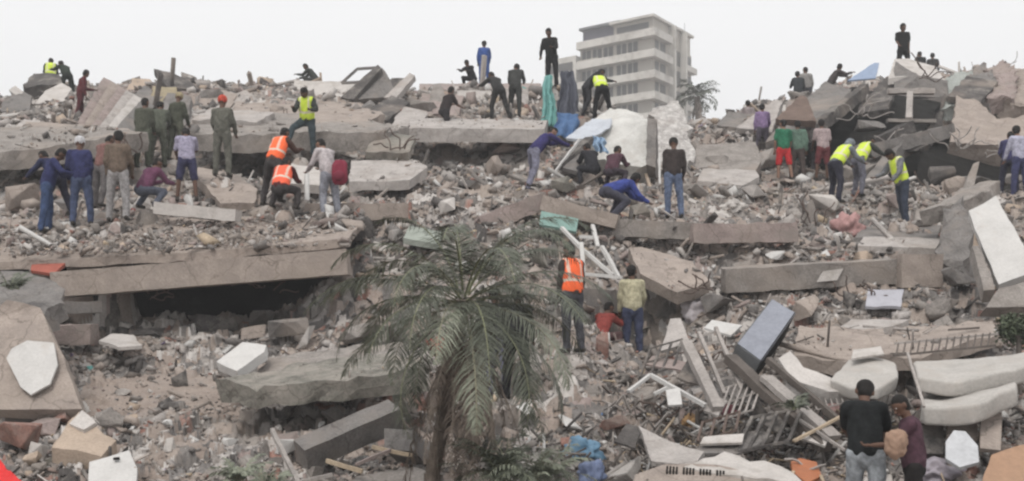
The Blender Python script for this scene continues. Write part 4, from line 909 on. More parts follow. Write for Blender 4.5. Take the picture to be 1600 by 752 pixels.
def cushion(name, label, pts, th, m, cat):
    o = plate(name, pts, th, m, 0, ext=(0, .1, -1)); bm = bmesh.new(); bm.from_mesh(o.data)
    bmesh.ops.bevel(bm, geom=bm.edges[:], offset=th * .2, segments=3, affect='EDGES', profile=.6)
    bmesh.ops.triangulate(bm, faces=[f for f in bm.faces if len(f.verts) > 4])
    for _ in range(3):
        es = [e for e in bm.edges if e.calc_length() > .12]
        if es: bmesh.ops.subdivide_edges(bm, edges=es, cuts=1, use_grid_fill=True); bmesh.ops.triangulate(bm, faces=[f for f in bm.faces if len(f.verts) > 4])
    for v in bm.verts: v.co += mnoise.noise_vector(v.co * 3.2) * .035
    bm.to_mesh(o.data); bm.free(); o.data.polygons.foreach_set('use_smooth', [True] * len(o.data.polygons))
    return tag(o, label, cat)
mt = mat('dusty_mattress', (.45, .43, .405), .15, rough=.85, dirt=.35, dirtc=(.40, .37, .34), bump=.1)
cushion('mattress', 'dusty white mattress, upper of the two stacked at the right edge', [(1436, 590, 13.8), (1500, 596, 13.7), (1640, 564, 13.9), (1640, 548, 14.9), (1480, 562, 15.2), (1428, 566, 15.0)], .20, mt, 'mattress')
cushion('mattress', 'dusty white mattress, lower of the two stacked at the right edge', [(1442, 636, 13.2), (1520, 634, 13.1), (1590, 605, 13.4), (1588, 580, 14.4), (1500, 606, 14.6), (1440, 618, 14.4)], .24, mt, 'mattress')
cushion('foam_cushion', 'rounded pale foam cushion behind the large black t-shirt', [(1298, 592, 14.4), (1330, 604, 14.1), (1372, 604, 14.0), (1404, 588, 14.4), (1400, 566, 15.1), (1370, 556, 15.4), (1325, 560, 15.3)], .18, mt, 'cushion')
slab('tub_shell', 'curved white tub shell under the rounded foam cushion', [(1216, 560, 15.0), (1240, 594, 14.6), (1296, 612, 14.3), (1330, 612, 14.3), (1300, 590, 14.7), (1256, 574, 14.9), (1234, 548, 15.3)], .18, 'pale', .015, 'tub')
slab('grey_slab', 'broad brown grey slab behind the tub shell', [(1240, 556, 15.9), (1330, 566, 15.7), (1404, 548, 15.9), (1380, 515, 17.0), (1250, 510, 17.2)], .2, 'tan', .03, ext=(0, .1, -1))
slab('tilted_slab', 'tan floor slab above the two mattresses', [(1340, 552, 16.0), (1440, 560, 15.8), (1560, 520, 16.8), (1550, 500, 17.8), (1400, 516, 17.5)], .2, 'tan', .03, ext=(0, .1, -1))
slab('kerb_piece', 'light broken kerb piece resting above the tan floor slab', [(1300, 520, 17.2), (1392, 512, 17.2), (1420, 500, 17.8), (1330, 498, 18)], .16, 'light', .03)
t = big('steel_grille', 'row of short iron railings lying above the upper mattress', 'railing')
for i in range(14): beam('picket', (1400 + i * 11, 556 - i * 1.2, 15.3), (1404 + i * 11, 536 - i * 1.2, 15.5), .02, .02, 'woodd', 0, 0, t)
beam('rail', (1396, 556, 15.3), (1556, 540, 15.3), .03, .03, 'woodd', 0, 0, t); beam('rail', (1398, 537, 15.5), (1560, 522, 15.5), .03, .03, 'woodg', 0, 0, t)
# long diagonal timbers
bar('timber', 'light grey post leaning steeply left of the cabinet', (1072, 536, 15.6), (1122, 640, 14.3), .14, .10, 'woodg', .008, 'timber')
t = big('ladder', 'wooden ladder leaning beside the light grey post', 'ladder')
for dx in (0, 26): beam('side_rail', (1092 + dx, 520 - dx * .3, 16.0), (1132 + dx, 616 - dx * .3, 14.8), .05, .05, 'woodg', .003, 0, t)
for i in range(7): s = i / 7 + .06; beam('rung', (1092 + 40 * s, 520 + 96 * s, 16.0 - 1.2 * s), (1118 + 40 * s, 512 + 96 * s, 16.0 - 1.2 * s), .03, .03, 'woodg', 0, 0, t)
bar('timber', 'long dark timber running down right from below the cabinet', (1140, 560, 15.2), (1290, 700, 13.4), .18, .12, 'woodd', .008, 'timber')
bar('timber', 'broad grey plank running down right, above the long dark timber', (1196, 590, 14.6), (1304, 684, 13.5), .20, .07, 'woodg', .008, 'timber')
bar('timber', 'dark thin timber between the tub shell and the long dark timber', (1200, 562, 15.0), (1322, 668, 13.8), .08, .08, 'woodd', .006, 'timber')
bar('plank', 'narrow pale lath crossing the planks left of the large black t-shirt', (1240, 690, 13.3), (1316, 650, 13.8), .04, .03, 'wood', .003, 'plank')
bar('plank', 'grey crossing lath below the narrow pale lath', (1250, 656, 13.7), (1320, 704, 13.2), .04, .03, 'woodg', .003, 'plank')
t = big('gable_frame', 'white wooden gable trim lying like a roof peak', 'wooden frame')
beam('trim', (982, 612, 14.9), (1016, 586, 15.2), .05, .04, 'whiteframe', .004, 0, t)
beam('trim', (1016, 586, 15.2), (1102, 634, 14.4), .06, .05, 'whiteframe', .004, 0, t)
beam('trim', (1022, 616, 14.7), (1042, 606, 14.8), .04, .04, 'whiteframe', .004, 0, t)
plate('board', [(1044, 634, 14.4), (1066, 632, 14.4), (1062, 606, 14.7), (1040, 610, 14.7)], .03, 'whiteframe', .004, t)
slab('wall_piece', 'pale grey broken wall panel at the bottom, right of the blue bag', [(1018, 722, 12.8), (1085, 728, 12.6), (1100, 706, 13.0), (1046, 690, 13.4), (998, 664, 13.9)], .06, 'light', .01, 'wall piece')
slab('grey_sheet', 'folded grey sheet behind the broken wall panel', [(1066, 710, 13.2), (1150, 706, 13.1), (1210, 684, 13.5), (1196, 670, 13.9), (1110, 688, 13.6)], .05, 'mid', .03, 'sheet')
slab('folded_strip', 'white folded strip above the folded grey sheet', [(1094, 694, 13.3), (1160, 690, 13.2), (1162, 678, 13.4), (1100, 684, 13.5)], .03, 'pale', .015, 'sheet')
t = big('facade_piece', 'toppled facade piece with rows of small dark window openings at the bottom edge', 'wall piece')
plate('wall', [(985, 772, 12.0), (1210, 790, 11.9), (1208, 748, 12.3), (1120, 726, 12.6), (1040, 724, 12.6), (992, 742, 12.4)], .15, 'tan', .008, t)
for i in range(4):
    for j in range(4 if i < 3 else 3): beam('window_slot', (1041 + i * 26 + j * 5, 735 + i * 2.2 + j * .5, 12.40), (1043.5 + i * 26 + j * 5, 735.2 + i * 2.2 + j * .5, 12.40), .03, .10, 'void', 0, 0, t)
slab('ceiling_piece', 'pale crumbling cornice lying over the toppled facade piece', [(1070, 730, 12.5), (1180, 744, 12.3), (1262, 762, 12.1), (1220, 726, 12.8), (1130, 708, 13.0)], .08, 'pale', .03, 'cornice')
# chair
t = big('chair', 'overturned wooden chair with an orange brown seat at the bottom right', 'chair')
chm = plain('orange_seat', (.40, .15, .07), .6); chw = M['wood']
plate('seat', [(1238, 738, 12.6), (1262, 756, 12.4), (1284, 744, 12.6), (1276, 722, 12.9), (1250, 716, 13.0), (1236, 722, 12.9)], .05, chm, .006, t)
wires('back_frame', [(P(1226, 718, 12.8), P(1290, 726, 12.75))], .016, 'woodg', 4, t, .2)
for a, b in (((1240, 738, 12.6), (1226, 770, 12.2)), ((1282, 744, 12.6), (1296, 776, 12.2)), ((1262, 756, 12.4), (1258, 784, 12.1))): beam('leg', a, b, .035, .035, 'wood', .002, 0, t)
slab('table_top', 'orange brown table top tilted in the bottom right corner', [(1528, 772, 11.9), (1640, 772, 11.9), (1640, 688, 12.9), (1590, 696, 12.8), (1548, 712, 12.6)], .04, plain('orange_wood', (.36, .22, .14), .55), .008, 'board')
slab('plastic_disc', 'oval grey white lid standing right of the two nearby people', [(1478, 716, 12.7), (1500, 730, 12.5), (1530, 722, 12.6), (1528, 696, 12.8), (1508, 674, 13.0), (1490, 672, 13.0), (1478, 690, 12.9)], .05, plain('lid_plastic', (.50, .51, .53), .5), .004, 'lid')
slab('grey_box', 'dark box open behind the nearby person in maroon', [(1436, 708, 13.3), (1474, 710, 13.3), (1474, 668, 13.6), (1458, 640, 13.7), (1436, 640, 13.7)], .4, 'dark', .01, 'box')
slab('pale_door', 'pale door standing under the lower mattress', [(1532, 700, 13.1), (1564, 704, 13.1), (1566, 644, 13.6), (1532, 646, 13.6)], .06, 'tan', .004, 'door')
slab('pale_door', 'pale cupboard side left of the standing door', [(1480, 680, 13.4), (1528, 684, 13.4), (1526, 642, 13.9), (1482, 642, 13.9)], .06, 'tan', .004, 'panel')
bar('pole', 'thin pale pole leaning across the ends of the two mattresses', (1418, 552, 14.0), (1444, 636, 12.9), .03, .03, 'woodg', .004, 'pole')
slab('white_board', 'white flat board lying left of the cabinet', [(1100, 512, 16.4), (1142, 524, 16.0), (1160, 508, 16.6), (1112, 500, 17.0)], .03, 'white', .004, 'board')
slab('angled_board', 'grey triangular panel below the white bag', [(1032, 548, 16.6), (1078, 536, 16.4), (1064, 498, 17.2), (1048, 498, 17.2)], .05, 'light', .008, 'board')

# bags and heaps of cloth
def bag(name, label, px, py, w, h, m, seed, cat='bag', amp=.3, d=None):
    d = d or hit(px, py) - .2; s = d / F; bm = bmesh.new(); bmesh.ops.create_icosphere(bm, subdivisions=4, radius=1)
    rr = Vector((seed * 2.3, seed, 0))
    for v in bm.verts:
        n = v.co.normalized(); a = mnoise.noise(n * 1.3 + rr) * amp * 1.2 + mnoise.noise(n * 3.4 + rr) * amp * .7 + abs(mnoise.noise(n * 7 + rr)) * -amp * .35
        v.co = Vector((n.x * w * s / 2, n.y * w * s / 2.6, n.z * h * s / 2)) * (1 + a)
    bmesh.ops.translate(bm, verts=bm.verts, vec=P(px, py, d))
    return tag(bm_obj(name, bm, m, smooth=True), label, cat)
bag('white_bag', 'white crumpled sack left of the tilted blue grey cabinet', 1088, 486, 46, 44, plain('sack_white', (.60, .56, .58), .6), 3, 'sack', .45)
bag('blue_bag', 'blue plastic bag, upper of the two at the bottom centre', 912, 706, 60, 44, plain('bag_blue', (.14, .26, .38), .4), 4, amp=.4)
bag('blue_bag', 'lavender blue bag, lower of the two at the bottom centre', 926, 744, 46, 54, plain('bag_lavender', (.20, .25, .40), .45), 5, amp=.4)
bag('red_bag', 'dark red cloth bundle glimpsed through the palm fronds', 692, 540, 46, 30, plain('red_bundle', (.33, .035, .03)), 6, 'bundle', .4)
bag('red_cloth', 'rust red rag right of the palm trunk top', 810, 488, 40, 14, plain('rust_cloth', (.36, .10, .06)), 7, 'cloth', .4)
bag('pink_cloth', 'dusty pink clothes heaped left of the large black t-shirt', 1308, 650, 44, 50, plain('pink_cloth', (.36, .24, .23)), 8, 'clothes', .5)
bag('lilac_cloth', 'lilac grey blankets heaped at the bottom right below the oval lid', 1460, 738, 80, 40, plain('lilac_cloth', (.36, .33, .37)), 9, 'blanket', .6)
bag('orange_cloth', 'tan orange rag beside the white gable trim', 1078, 662, 26, 28, plain('orange_rag', (.45, .28, .14)), 10, 'cloth', .5)
bag('maroon_cloth', 'dark maroon cloth right of the gable trim', 1134, 646, 26, 30, plain('maroon_rag', (.17, .055, .07)), 11, 'cloth', .5)
bag('pink_cloth', 'pinkish rags piled above the long grey beam at right', 1322, 358, 40, 44, plain('rose_rag', (.42, .25, .24)), 12, 'clothes', .6)
bag('pink_cloth', 'rose coloured rags on the debris below the squatting plum shirt', 200, 378, 56, 22, plain('rose_rag_two', (.38, .21, .23)), 13, 'clothes', .6)
bag('dark_bush', 'dark round tangle of scorched cloth right of the brown jacket', 1172, 270, 30, 42, plain('black_rag', (.05, .045, .042)), 14, 'cloth', .5)
bag('white_stone', 'white plaster lump right of the brown jacket', 1146, 324, 40, 22, M['pale'], 15, 'plaster lump', .45)
bag('brown_bag', 'tan sack held by the nearby person in maroon', 1400, 694, 36, 44, plain('tan_sack', (.33, .22, .16)), 16, 'sack', .28, 11.45)

# backpack carried by the person in the pale shirt
def backpack():
    t = empty('backpack', P(531, 270, 22.75)); tag(t, 'maroon backpack on the back of the pale shirted person', 'backpack')
    bm = bmesh.new(); bmesh.ops.create_icosphere(bm, subdivisions=3, radius=1)
    for v in bm.verts: n = v.co; v.co = Vector((max(-.8, min(.8, n.x)) * .19, max(-.75, min(.75, n.y)) * .14, max(-.85, min(.85, n.z)) * .30)) + mnoise.noise_vector(n * 2) * .015
    bm_obj('pack', bm, plain('maroon_pack', (.22, .025, .05)), t, True)
    bm = bmesh.new(); bmesh.ops.create_icosphere(bm, subdivisions=2, radius=1)
    for v in bm.verts: n = v.co; v.co = Vector((n.x * .12, n.y * .05 - .12, n.z * .11 - .08))
    bm_obj('pocket', bm, plain('maroon_pocket', (.16, .02, .04)), t, True)
    wires('strap', [(Vector((-.1, .08, .24)), Vector((-.1, .1, -.2))), (Vector((.1, .08, .24)), Vector((.1, .1, -.2)))], .016, 'dark', 2, t, .2)
backpack()
# ------------------------------------------------------------------ palms
def frond_geo(V, Fc, MI, base, az, el, L_, droop, rr, nl=46, wid=.030, ll=.42, mi=0, hang=.35, r0=.014):
    """rachis arching from base; leaflets in two rows, each a narrow folded blade"""
    dirh = Vector((math.cos(az), math.sin(az), 0)); pts = []; p = base.copy(); a = el; ns = 14
    for i in range(ns + 1):
        pts.append(p.copy()); p = p + (dirh * math.cos(a) + Vector((0, 0, math.sin(a)))) * (L_ / ns); a -= droop / ns * (.5 + 1.3 * i / ns)
    side = Vector((-dirh.y, dirh.x, 0)); tw = rr.uniform(-.5, .5)
    def at(t):
        f = t * ns; i = min(int(f), ns - 1); return pts[i].lerp(pts[i + 1], f - i), (pts[i + 1] - pts[i]).normalized()
    # rachis: triangular tube
    b0 = len(V)
    for i in range(ns + 1):
        q, tg = at(i / ns); n = side.cross(tg).normalized(); r = r0 * (1 - .8 * i / ns)
        V += [q + side * r, q - side * r, q + n * r * 1.2]
    for i in range(ns):
        for k in range(3): Fc.append((b0 + i * 3 + k, b0 + i * 3 + (k + 1) % 3, b0 + i * 3 + 3 + (k + 1) % 3, b0 + i * 3 + 3 + k)); MI.append(mi + 1)
    for i in range(nl):
        t = .12 + .88 * (i + rr.random() * .8) / nl; q, tg = at(min(t, .999)); n = side.cross(tg).normalized()
        ln = ll * (math.sin(math.pi * min(1, .18 + t * .82)) ** .6) * rr.uniform(.55, 1.15)
        for sg in (-1, 1):
            if rr.random() < .2: continue
            dd = (side * sg * .85 + tg * (.45 + .5 * t) + n * rr.uniform(-.05, .3) + Vector((rr.uniform(-.12, .12), rr.uniform(-.12, .12), 0))).normalized()
            m1 = q + dd * ln * .5; dd2 = (dd + Vector((0, 0, -hang - rr.random() * .5))).normalized(); e = m1 + dd2 * ln * .5
            w = wid * rr.uniform(.7, 1.2); wv = dd.cross(n).normalized() * w * .5; up = n * w * .18
            b = len(V); V += [q - wv * .5, q + wv * .5, m1 - wv + up, m1 + wv - up, e]
            Fc.append((b, b + 1, b + 3, b + 2)); Fc.append((b + 2, b + 3, b + 4)); MI += [mi, mi]
leafM = [mat('palm_leaf', (.10, .112, .082), .35, c2=(.06, .068, .05), scale=2.2, rough=.55, bump=0, spec=.4), mat('palm_rib', (.19, .20, .12), .2, rough=.6, bump=0),
         mat('palm_leaf_pale', (.23, .25, .19), .3, scale=3, rough=.55, bump=0, spec=.4), mat('palm_rib_pale', (.25, .24, .17), .2, bump=0),
         mat('palm_leaf_dead', (.25, .205, .17), .3, c2=(.15, .12, .10), rough=.8, bump=0), mat('palm_rib_dead', (.28, .24, .20), .2, bump=0)]
def palm(label, base, top, n_live, n_dead, L_, seed, nl=46, wid=.03, ll=.42, trunk_r=.13, pale=.25):
    rr = random.Random(seed); t = empty('palm_tree', base); tag(t, label, 'palm tree')
    def loc(v): return v - base
    bm = bmesh.new(); ax = top - base; pts = [loc(base) + ax * (i / 16) + Vector((math.sin(i) * .015, math.cos(i * 1.3) * .015, 0)) for i in range(17)]
    for i in range(16):
        tube_bm(bm, [pts[i] , pts[i] + (pts[i + 1] - pts[i]) * 1.02], trunk_r * (1.0 - .02 * i), 12, trunk_r * (1.22 - .02 * i))
    bm_obj('trunk', bm, mat('palm_bark', (.17, .14, .115), .35, scale=9), t)
    def crown(name, n, fn):
        V, Fc, MI = [], [], []
        for i in range(n): fn(i, V, Fc, MI)
        return pymesh(name, V, Fc, leafM, t, mi=MI)
    tp = loc(top)
    def live(i, V, Fc, MI):
        u = (i + .5) / n_live; az = i * 2.39996 + rr.uniform(-.25, .25); el = (1.15 if n_dead > 10 else 1.35) - 1.5 * u + rr.uniform(-.22, .22)
        frond_geo(V, Fc, MI, tp + Vector((math.cos(az), math.sin(az), 0)) * .06 + Vector((0, 0, .12 - .25 * u)), az, el, L_ * rr.uniform(.8, 1.08), rr.uniform(1.2, 2.2) - .3 * u, rr, nl, wid, ll, 2 if rr.random() < pale else 0)
    crown('crown', n_live, live)
    def dead(i, V, Fc, MI):
        az = i * 2.39996 + rr.uniform(-.3, .3); el = -1.2 + rr.uniform(-.2, .2)
        frond_geo(V, Fc, MI, tp + Vector((math.cos(az), math.sin(az), 0)) * .10 + Vector((0, 0, -.15 - .4 * rr.random())), az, el, L_ * rr.uniform(.6, .98), rr.uniform(.3, .5), rr, nl // 2, wid * 1.6, ll * .5, 4, .8)
    if n_dead: crown('dead_skirt', n_dead, dead)
    return t
PT = P(724, 470, 12.2); pb = P(662, 800, 12.3)
palm('palm tree with drooping grey green fronds and brown dead skirt standing before the pile', Vector((pb.x, pb.y, float(T(np.array([pb.x]), np.array([pb.y]))[0]) - .2)), PT, 38, 24, 1.98, 3, 95, .012, .44, .085, .35)
palm('small distant palm right of the tall building', P(1088, 545, 100), P(1090, 152, 100), 20, 4, 2.6, 5, 22, .11, .95, .28, .1)
# low plants
def plant(px, py, d, h, n, seed, label, cat='plant', dark=0):
    rr = random.Random(seed); b = P(px, py, d); V, Fc, MI = [], [], []
    for i in range(n):
        frond_geo(V, Fc, MI, Vector((rr.uniform(-.08, .08), rr.uniform(-.08, .08), 0)), rr.uniform(0, 6.28), rr.uniform(.5, 1.4), h * rr.uniform(.6, 1.1), rr.uniform(.9, 1.9), rr, 22, .02, h * .28, dark, .3, .008)
    o = pymesh('low_plant', V, Fc, leafM, mi=MI); o.location = b; tag(o, label, cat)
plant(790, 752, 11.9, .85, 26, 1, 'feathery grey green plant at the bottom edge right of the palm trunk')
plant(840, 762, 11.8, .75, 20, 2, 'smaller feathery plant beside the blue bags', dark=2)
plant(375, 752, 12.4, .45, 22, 3, 'olive scrubby plant at the bottom edge left of centre', dark=2)
plant(420, 762, 12.2, .35, 14, 33, 'low olive tuft right of the scrubby plant', dark=2)
plant(1240, 640, 13.6, .35, 10, 4, 'small bright green sprig between the timbers')
# ------------------------------------------------------------------ loose pieces one can point to
CH = [  # px, py, w, h, tilt, material, label
 (620, 368, 26, 16, .2, 'pale', 'pale stone on the debris left of the palm top'), (700, 322, 34, 22, .4, 'pale', 'pale boulder right of the slotted wall beam'),
 (770, 262, 34, 26, .8, 'tan', 'tan boulder right of the black clothes bending'), (790, 232, 40, 14, .1, 'pink', 'flat brownish piece under the long pale slab'),
 (650, 270, 22, 30, .5, 'mid', 'grey upright chunk at the end of the white topped slab'), (735, 290, 40, 16, -.3, 'dark', 'dark chunk left of the indigo shirt'),
 (590, 222, 30, 18, .3, 'moss', 'greenish lump in the gap between the pale roof slabs'), (575, 170, 30, 22, .6, 'mid', 'grey lump below the tipped dark slab'),
 (660, 168, 44, 18, -.2, 'grey', 'grey crushed piece right of the pale edged tilted slab'), (630, 188, 40, 20, .4, 'light', 'light crushed piece above the long pale slabs'),
 (20, 210, 44, 28, .2, 'pale', 'pale boulder at the left edge above the curved roof slab'), (36, 310, 60, 34, .3, 'tan', 'large tan boulder at the left edge behind the navy jacket'),
 (98, 326, 36, 24, -.5, 'light', 'light stone between the two people in navy'), (150, 245, 30, 16, .2, 'mid', 'grey chunk on the curved roof slab'),
 (330, 150, 36, 16, .1, 'mid', 'grey chunk on the skyline between the dark slab and the low block'), (346, 132, 14, 14, .4, 'dark', 'small dark lump on the left skyline'),
 (316, 132, 14, 12, .2, 'dark', 'smaller dark lump at the left of its pair on the skyline'),
 (1200, 250, 44, 30, .3, 'light', 'light boulder left of the green shirt'), (1120, 252, 40, 16, 0, 'grey', 'grey flat chunk on the long grey beam'),
 (1210, 372, 30, 24, -.6, 'light', 'light chunk at the right end of the pinkish brown beam'), (1260, 330, 26, 50, .3, 'grey', 'grey upright chunk below the crouching vest trio'),
 (1226, 350, 46, 16, .5, 'woodg', 'grey board wedge left of the upright chunk'), (1290, 318, 50, 26, -.2, 'pale', 'pale slab piece under the grey hood and yellow vest'),
 (1386, 320, 26, 34, .1, 'pink', 'pinkish tall chunk left of the grey jacket'), (1440, 350, 50, 18, .2, 'light', 'light flat piece right of the dark jeans'),
 (1210, 400, 26, 14, .1, 'white', 'white chip at the left end of the long grey beam'), (1290, 398, 20, 12, .5, 'white', 'white chip above the paint patch on the long grey beam'),
 (1050, 408, 34, 22, .5, 'light', 'light rock among the fine debris left of the long grey beam'), (1160, 420, 44, 22, .2, 'grey', 'grey rock at the left tip of the long grey beam'),
 (1120, 470, 60, 30, .4, 'mid', 'grey brown rock above the white board'), (1260, 480, 50, 30, .3, 'tan', 'tan rock above the tilted cabinet'),
 (1320, 470, 36, 26, .6, 'dark', 'dark rock in the hollow under the long grey beam'), (1500, 430, 50, 30, .2, 'mid', 'grey rock at the foot of the masonry column'),
 (1470, 480, 60, 30, .5, 'grey', 'grey rock midway between the column and the mattresses'), (1060, 520, 34, 30, .3, 'pale', 'pale rock beneath the white sack'),
 (945, 540, 24, 40, .2, 'brick', 'brick red upright lump left of the dark jeans near the palm'), (890, 665, 44, 20, -.4, 'white', 'white block among debris above the blue bags'),
 (820, 640, 28, 18, .3, 'white', 'white cube right of the palm trunk'), (740, 634, 24, 10, .1, 'white', 'small white brick beside the broad grey board'),
 (450, 694, 46, 26, .5, 'white', 'white plaster chunk left of the diagonal post'), (520, 650, 30, 26, .4, 'mid', 'grey chunk behind the diagonal post'),
 (500, 666, 16, 12, .3, 'white', 'small white chip above the diagonal post'), (355, 690, 30, 14, -.2, 'white', 'white chip in the dirt at bottom left of centre'),
 (262, 660, 14, 10, 0, 'white', 'tiny white chip in the middle of the tan dirt'), (265, 695, 18, 20, .2, 'pale', 'pale chip beside the bluish gravel'),
 (194, 612, 24, 10, .1, 'pale', 'flat pale chip right of the leaning left slab'), (268, 634, 34, 12, .1, 'mid', 'flat grey chip in the tan dirt'),
 (90, 648, 44, 14, 0, 'light', 'flat light slab at the foot of the leaning left slab'), (6, 606, 24, 12, .2, 'white', 'white chip at the far left edge'),
 (560, 520, 60, 24, .3, 'grey', 'grey rock in the shade left of the palm'), (450, 512, 60, 26, .1, 'mid', 'grey mound stone at the mouth of the hollow'),
 (620, 520, 40, 30, .6, 'mid', 'grey stone beside the palm fronds at left'), (395, 520, 40, 20, .2, 'tan', 'tan stone at the right mouth of the hollow'),
 (480, 528, 16, 44, -.5, 'pale', 'curved white strip standing at the mouth of the hollow'), (1010, 690, 40, 30, .4, 'dark', 'dark chunk left of the broken wall panel'),
 (960, 660, 40, 20, .2, 'brick', 'brick chunk among the gravel right of the palm'), (975, 735, 50, 40, .3, 'pale', 'pale round chunk right of the blue bags'),
 (860, 735, 40, 24, .3, 'tan', 'tan chunk left of the blue bags'), (660, 715, 40, 30, .3, 'mid', 'grey chunk at the foot of the palm'),
 (1180, 640, 30, 40, .4, 'dark', 'dark chunk below the cabinet'), (1230, 660, 44, 20, .5, 'light', 'light plank-like chunk among the timbers'),
 (1340, 540, 40, 18, .3, 'tan', 'tan chunk on the broad brown grey slab'), (1180, 300, 40, 20, .2, 'light', 'light chunk in the debris right of the brown jacket'),
 (1090, 300, 34, 24, .4, 'grey', 'grey chunk right of the brown jacket elbow'), (1000, 330, 30, 22, .1, 'moss', 'mossy chunk by the kneeling hands'),
 (880, 290, 34, 24, .3, 'moss', 'mossy chunk between the indigo shirt and the blue shirt'), (1560, 350, 50, 30, .3, 'grey', 'grey rock right of the curved broken bough'),
]
for i, (px, py, w, h, a, m, lab) in enumerate(CH):
    d = hit(px, py + h * .3); d -= min(.3, w * d / F * .4); s = d / F; bm = bmesh.new()
    rock_bm(bm, P(px, py, d), (w * s * .82, w * s * .62, h * s * .82), 300 + i, n=13, rot=Quaternion((0, 1, 0), -a) @ Quaternion((0, 0, 1), a * 3))
    roughen(bm, w * s * .018, 6, i, maxlen=max(.06, w * s * .2))
    tag(bm_obj('rubble_piece', bm, M[m]), lab, 'concrete chunk')

# ------------------------------------------------------------------ countless small debris
for q in ([(-40, 238, 25.4), (60, 234, 25.4), (178, 212, 26.2), (232, 208, 27.2), (150, 196, 29.0), (-40, 200, 29.0)], [(296, 208, 28.6), (380, 212, 28.3), (460, 206, 28.2), (600, 208, 28.3), (640, 200, 29.5), (540, 182, 32.0), (380, 174, 33.0), (300, 180, 33.0)],
          [(640, 200, 30.8), (850, 202, 30.8), (856, 188, 33.0), (640, 184, 33.0)], [(545, 284, 25.6), (640, 282, 25.6), (668, 262, 26.4), (650, 250, 27.4), (548, 252, 27.2)], [(358, 180, 34.0), (560, 190, 33.0), (600, 178, 34.0), (560, 160, 37.0), (370, 158, 37.5)],
          [(1240, 556, 15.9), (1330, 566, 15.7), (1404, 548, 15.9), (1380, 515, 17.0), (1250, 510, 17.2)], [(1340, 552, 16.0), (1440, 560, 15.8), (1560, 520, 16.8), (1550, 500, 17.8), (1400, 516, 17.5)],
          [(342, 594, 15.4), (470, 600, 15.1), (668, 576, 15.1), (655, 556, 16.4), (470, 568, 16.6), (400, 582, 16.0)], [(1000, 428, 21.0), (1060, 458, 20.5), (1112, 440, 20.8), (1080, 410, 21.6), (1020, 388, 22.4), (982, 388, 22.4)]):
    plat(q, True)
def shards(name, label, N, seed, sizes, mats, wts, elong=.08, region=None, flat=(.25, .8), lift=.3, cat='debris', plats=True):
    r = np.random.RandomState(seed)
    px = r.uniform(-380, 1980, N)
    ds = np.array(DK[1:18]); steps = np.array([0, 45, 45, 48, 45, 34, 34, 30, 16, 32, 38, 38, 36, 34, 34, 30, 16], float); cum = np.cumsum(steps)
    d = np.interp(r.uniform(0, cum[-1], N), cum, ds)
    if region is not None:
        px = r.normal(region[0], region[1], N); d = r.normal(region[2], region[3], N)
    x = (px - 800) * d / F; z = surf(x, d) if plats else T(x, d)
    dens = vnoise(x / 1.7, d / 1.4, 17 + seed) + .5 * vnoise(x / .6, d / .5, 18 + seed)
    sm = smoothmask(x, d); keep = (r.uniform(0, 1, N) > sm * .82) & (r.uniform(-.55, .35, N) < dens)
    for (X, Y, Z, rr) in PADS: keep &= ~(((x - X) ** 2 + (d - Y) ** 2 < .28 ** 2) & (r.uniform(0, 1, N) > .3))
    for poly in SPARSE: keep &= ~(inside(poly, x, d) & (r.uniform(0, 1, N) > (.16 if sizes[0] < 4 else .05)))
    x, d, z, px = x[keep], d[keep], z[keep], px[keep]; N = len(x)
    s0 = np.exp(1.1 * vnoise(x / 1.1, d / 1.0, 40))
    s = s0 * np.exp(r.normal(math.log(sizes[0]), sizes[1], N)); s = np.clip(s, 1.5, sizes[2]) * d / F
    el = r.uniform(0, 1, N) < elong
    a = s * r.uniform(.7, 1.3, N); b = s * r.uniform(.4, 1.0, N); c = s * r.uniform(flat[0], flat[1], N) * .6
    a = np.where(el, s * r.uniform(2.5, 6, N), a); b = np.where(el, s * .25, b); c = np.where(el, s * .22, c)
    cor = np.array([[-1, -1, -1], [1, -1, -1], [1, 1, -1], [-1, 1, -1], [-1, -1, 1], [1, -1, 1], [1, 1, 1], [-1, 1, 1]], float) * .5
    V = cor[None] * np.stack([a, b, c], -1)[:, None, :] * (1 + np.where(el[:, None, None], .1, .75) * (r.uniform(-.5, .5, (N, 8, 3))))
    # random rotation: yaw any, pitch and roll moderate
    yaw = r.uniform(0, 6.283, N); pt = r.normal(0, .55, N); rl = r.normal(0, .55, N)
    cy, sy = np.cos(yaw), np.sin(yaw); cp, sp_ = np.cos(pt), np.sin(pt); cr, sr = np.cos(rl), np.sin(rl)
    Rm = np.zeros((N, 3, 3)); Rm[:, 0, 0] = cy * cp; Rm[:, 0, 1] = cy * sp_ * sr - sy * cr; Rm[:, 0, 2] = cy * sp_ * cr + sy * sr
    Rm[:, 1, 0] = sy * cp; Rm[:, 1, 1] = sy * sp_ * sr + cy * cr; Rm[:, 1, 2] = sy * sp_ * cr - cy * sr; Rm[:, 2, 0] = -sp_; Rm[:, 2, 1] = cp * sr; Rm[:, 2, 2] = cp * cr
    V = np.einsum('nij,nkj->nki', Rm, V) + np.stack([x, d, z + c * lift], -1)[:, None, :]
    fq = np.array([[0, 3, 2, 1], [4, 5, 6, 7], [0, 1, 5, 4], [1, 2, 6, 5], [2, 3, 7, 6], [3, 0, 4, 7]])
    q = (fq[None] + (np.arange(N) * 8)[:, None, None]).reshape(-1, 4)
    me = bpy.data.meshes.new(name); me.vertices.add(N * 8); me.vertices.foreach_set('co', V.reshape(-1))
    me.loops.add(q.size); me.loops.foreach_set('vertex_index', q.ravel().astype(np.int32))
    me.polygons.add(len(q)); me.polygons.foreach_set('loop_start', (np.arange(len(q)) * 4).astype(np.int32))
    w = np.array(wts, float); w /= w.sum(); mi = r.choice(len(mats), N, p=w)
    me.polygons.foreach_set('material_index', np.repeat(mi, 6).astype(np.int32)); me.update(calc_edges=True)
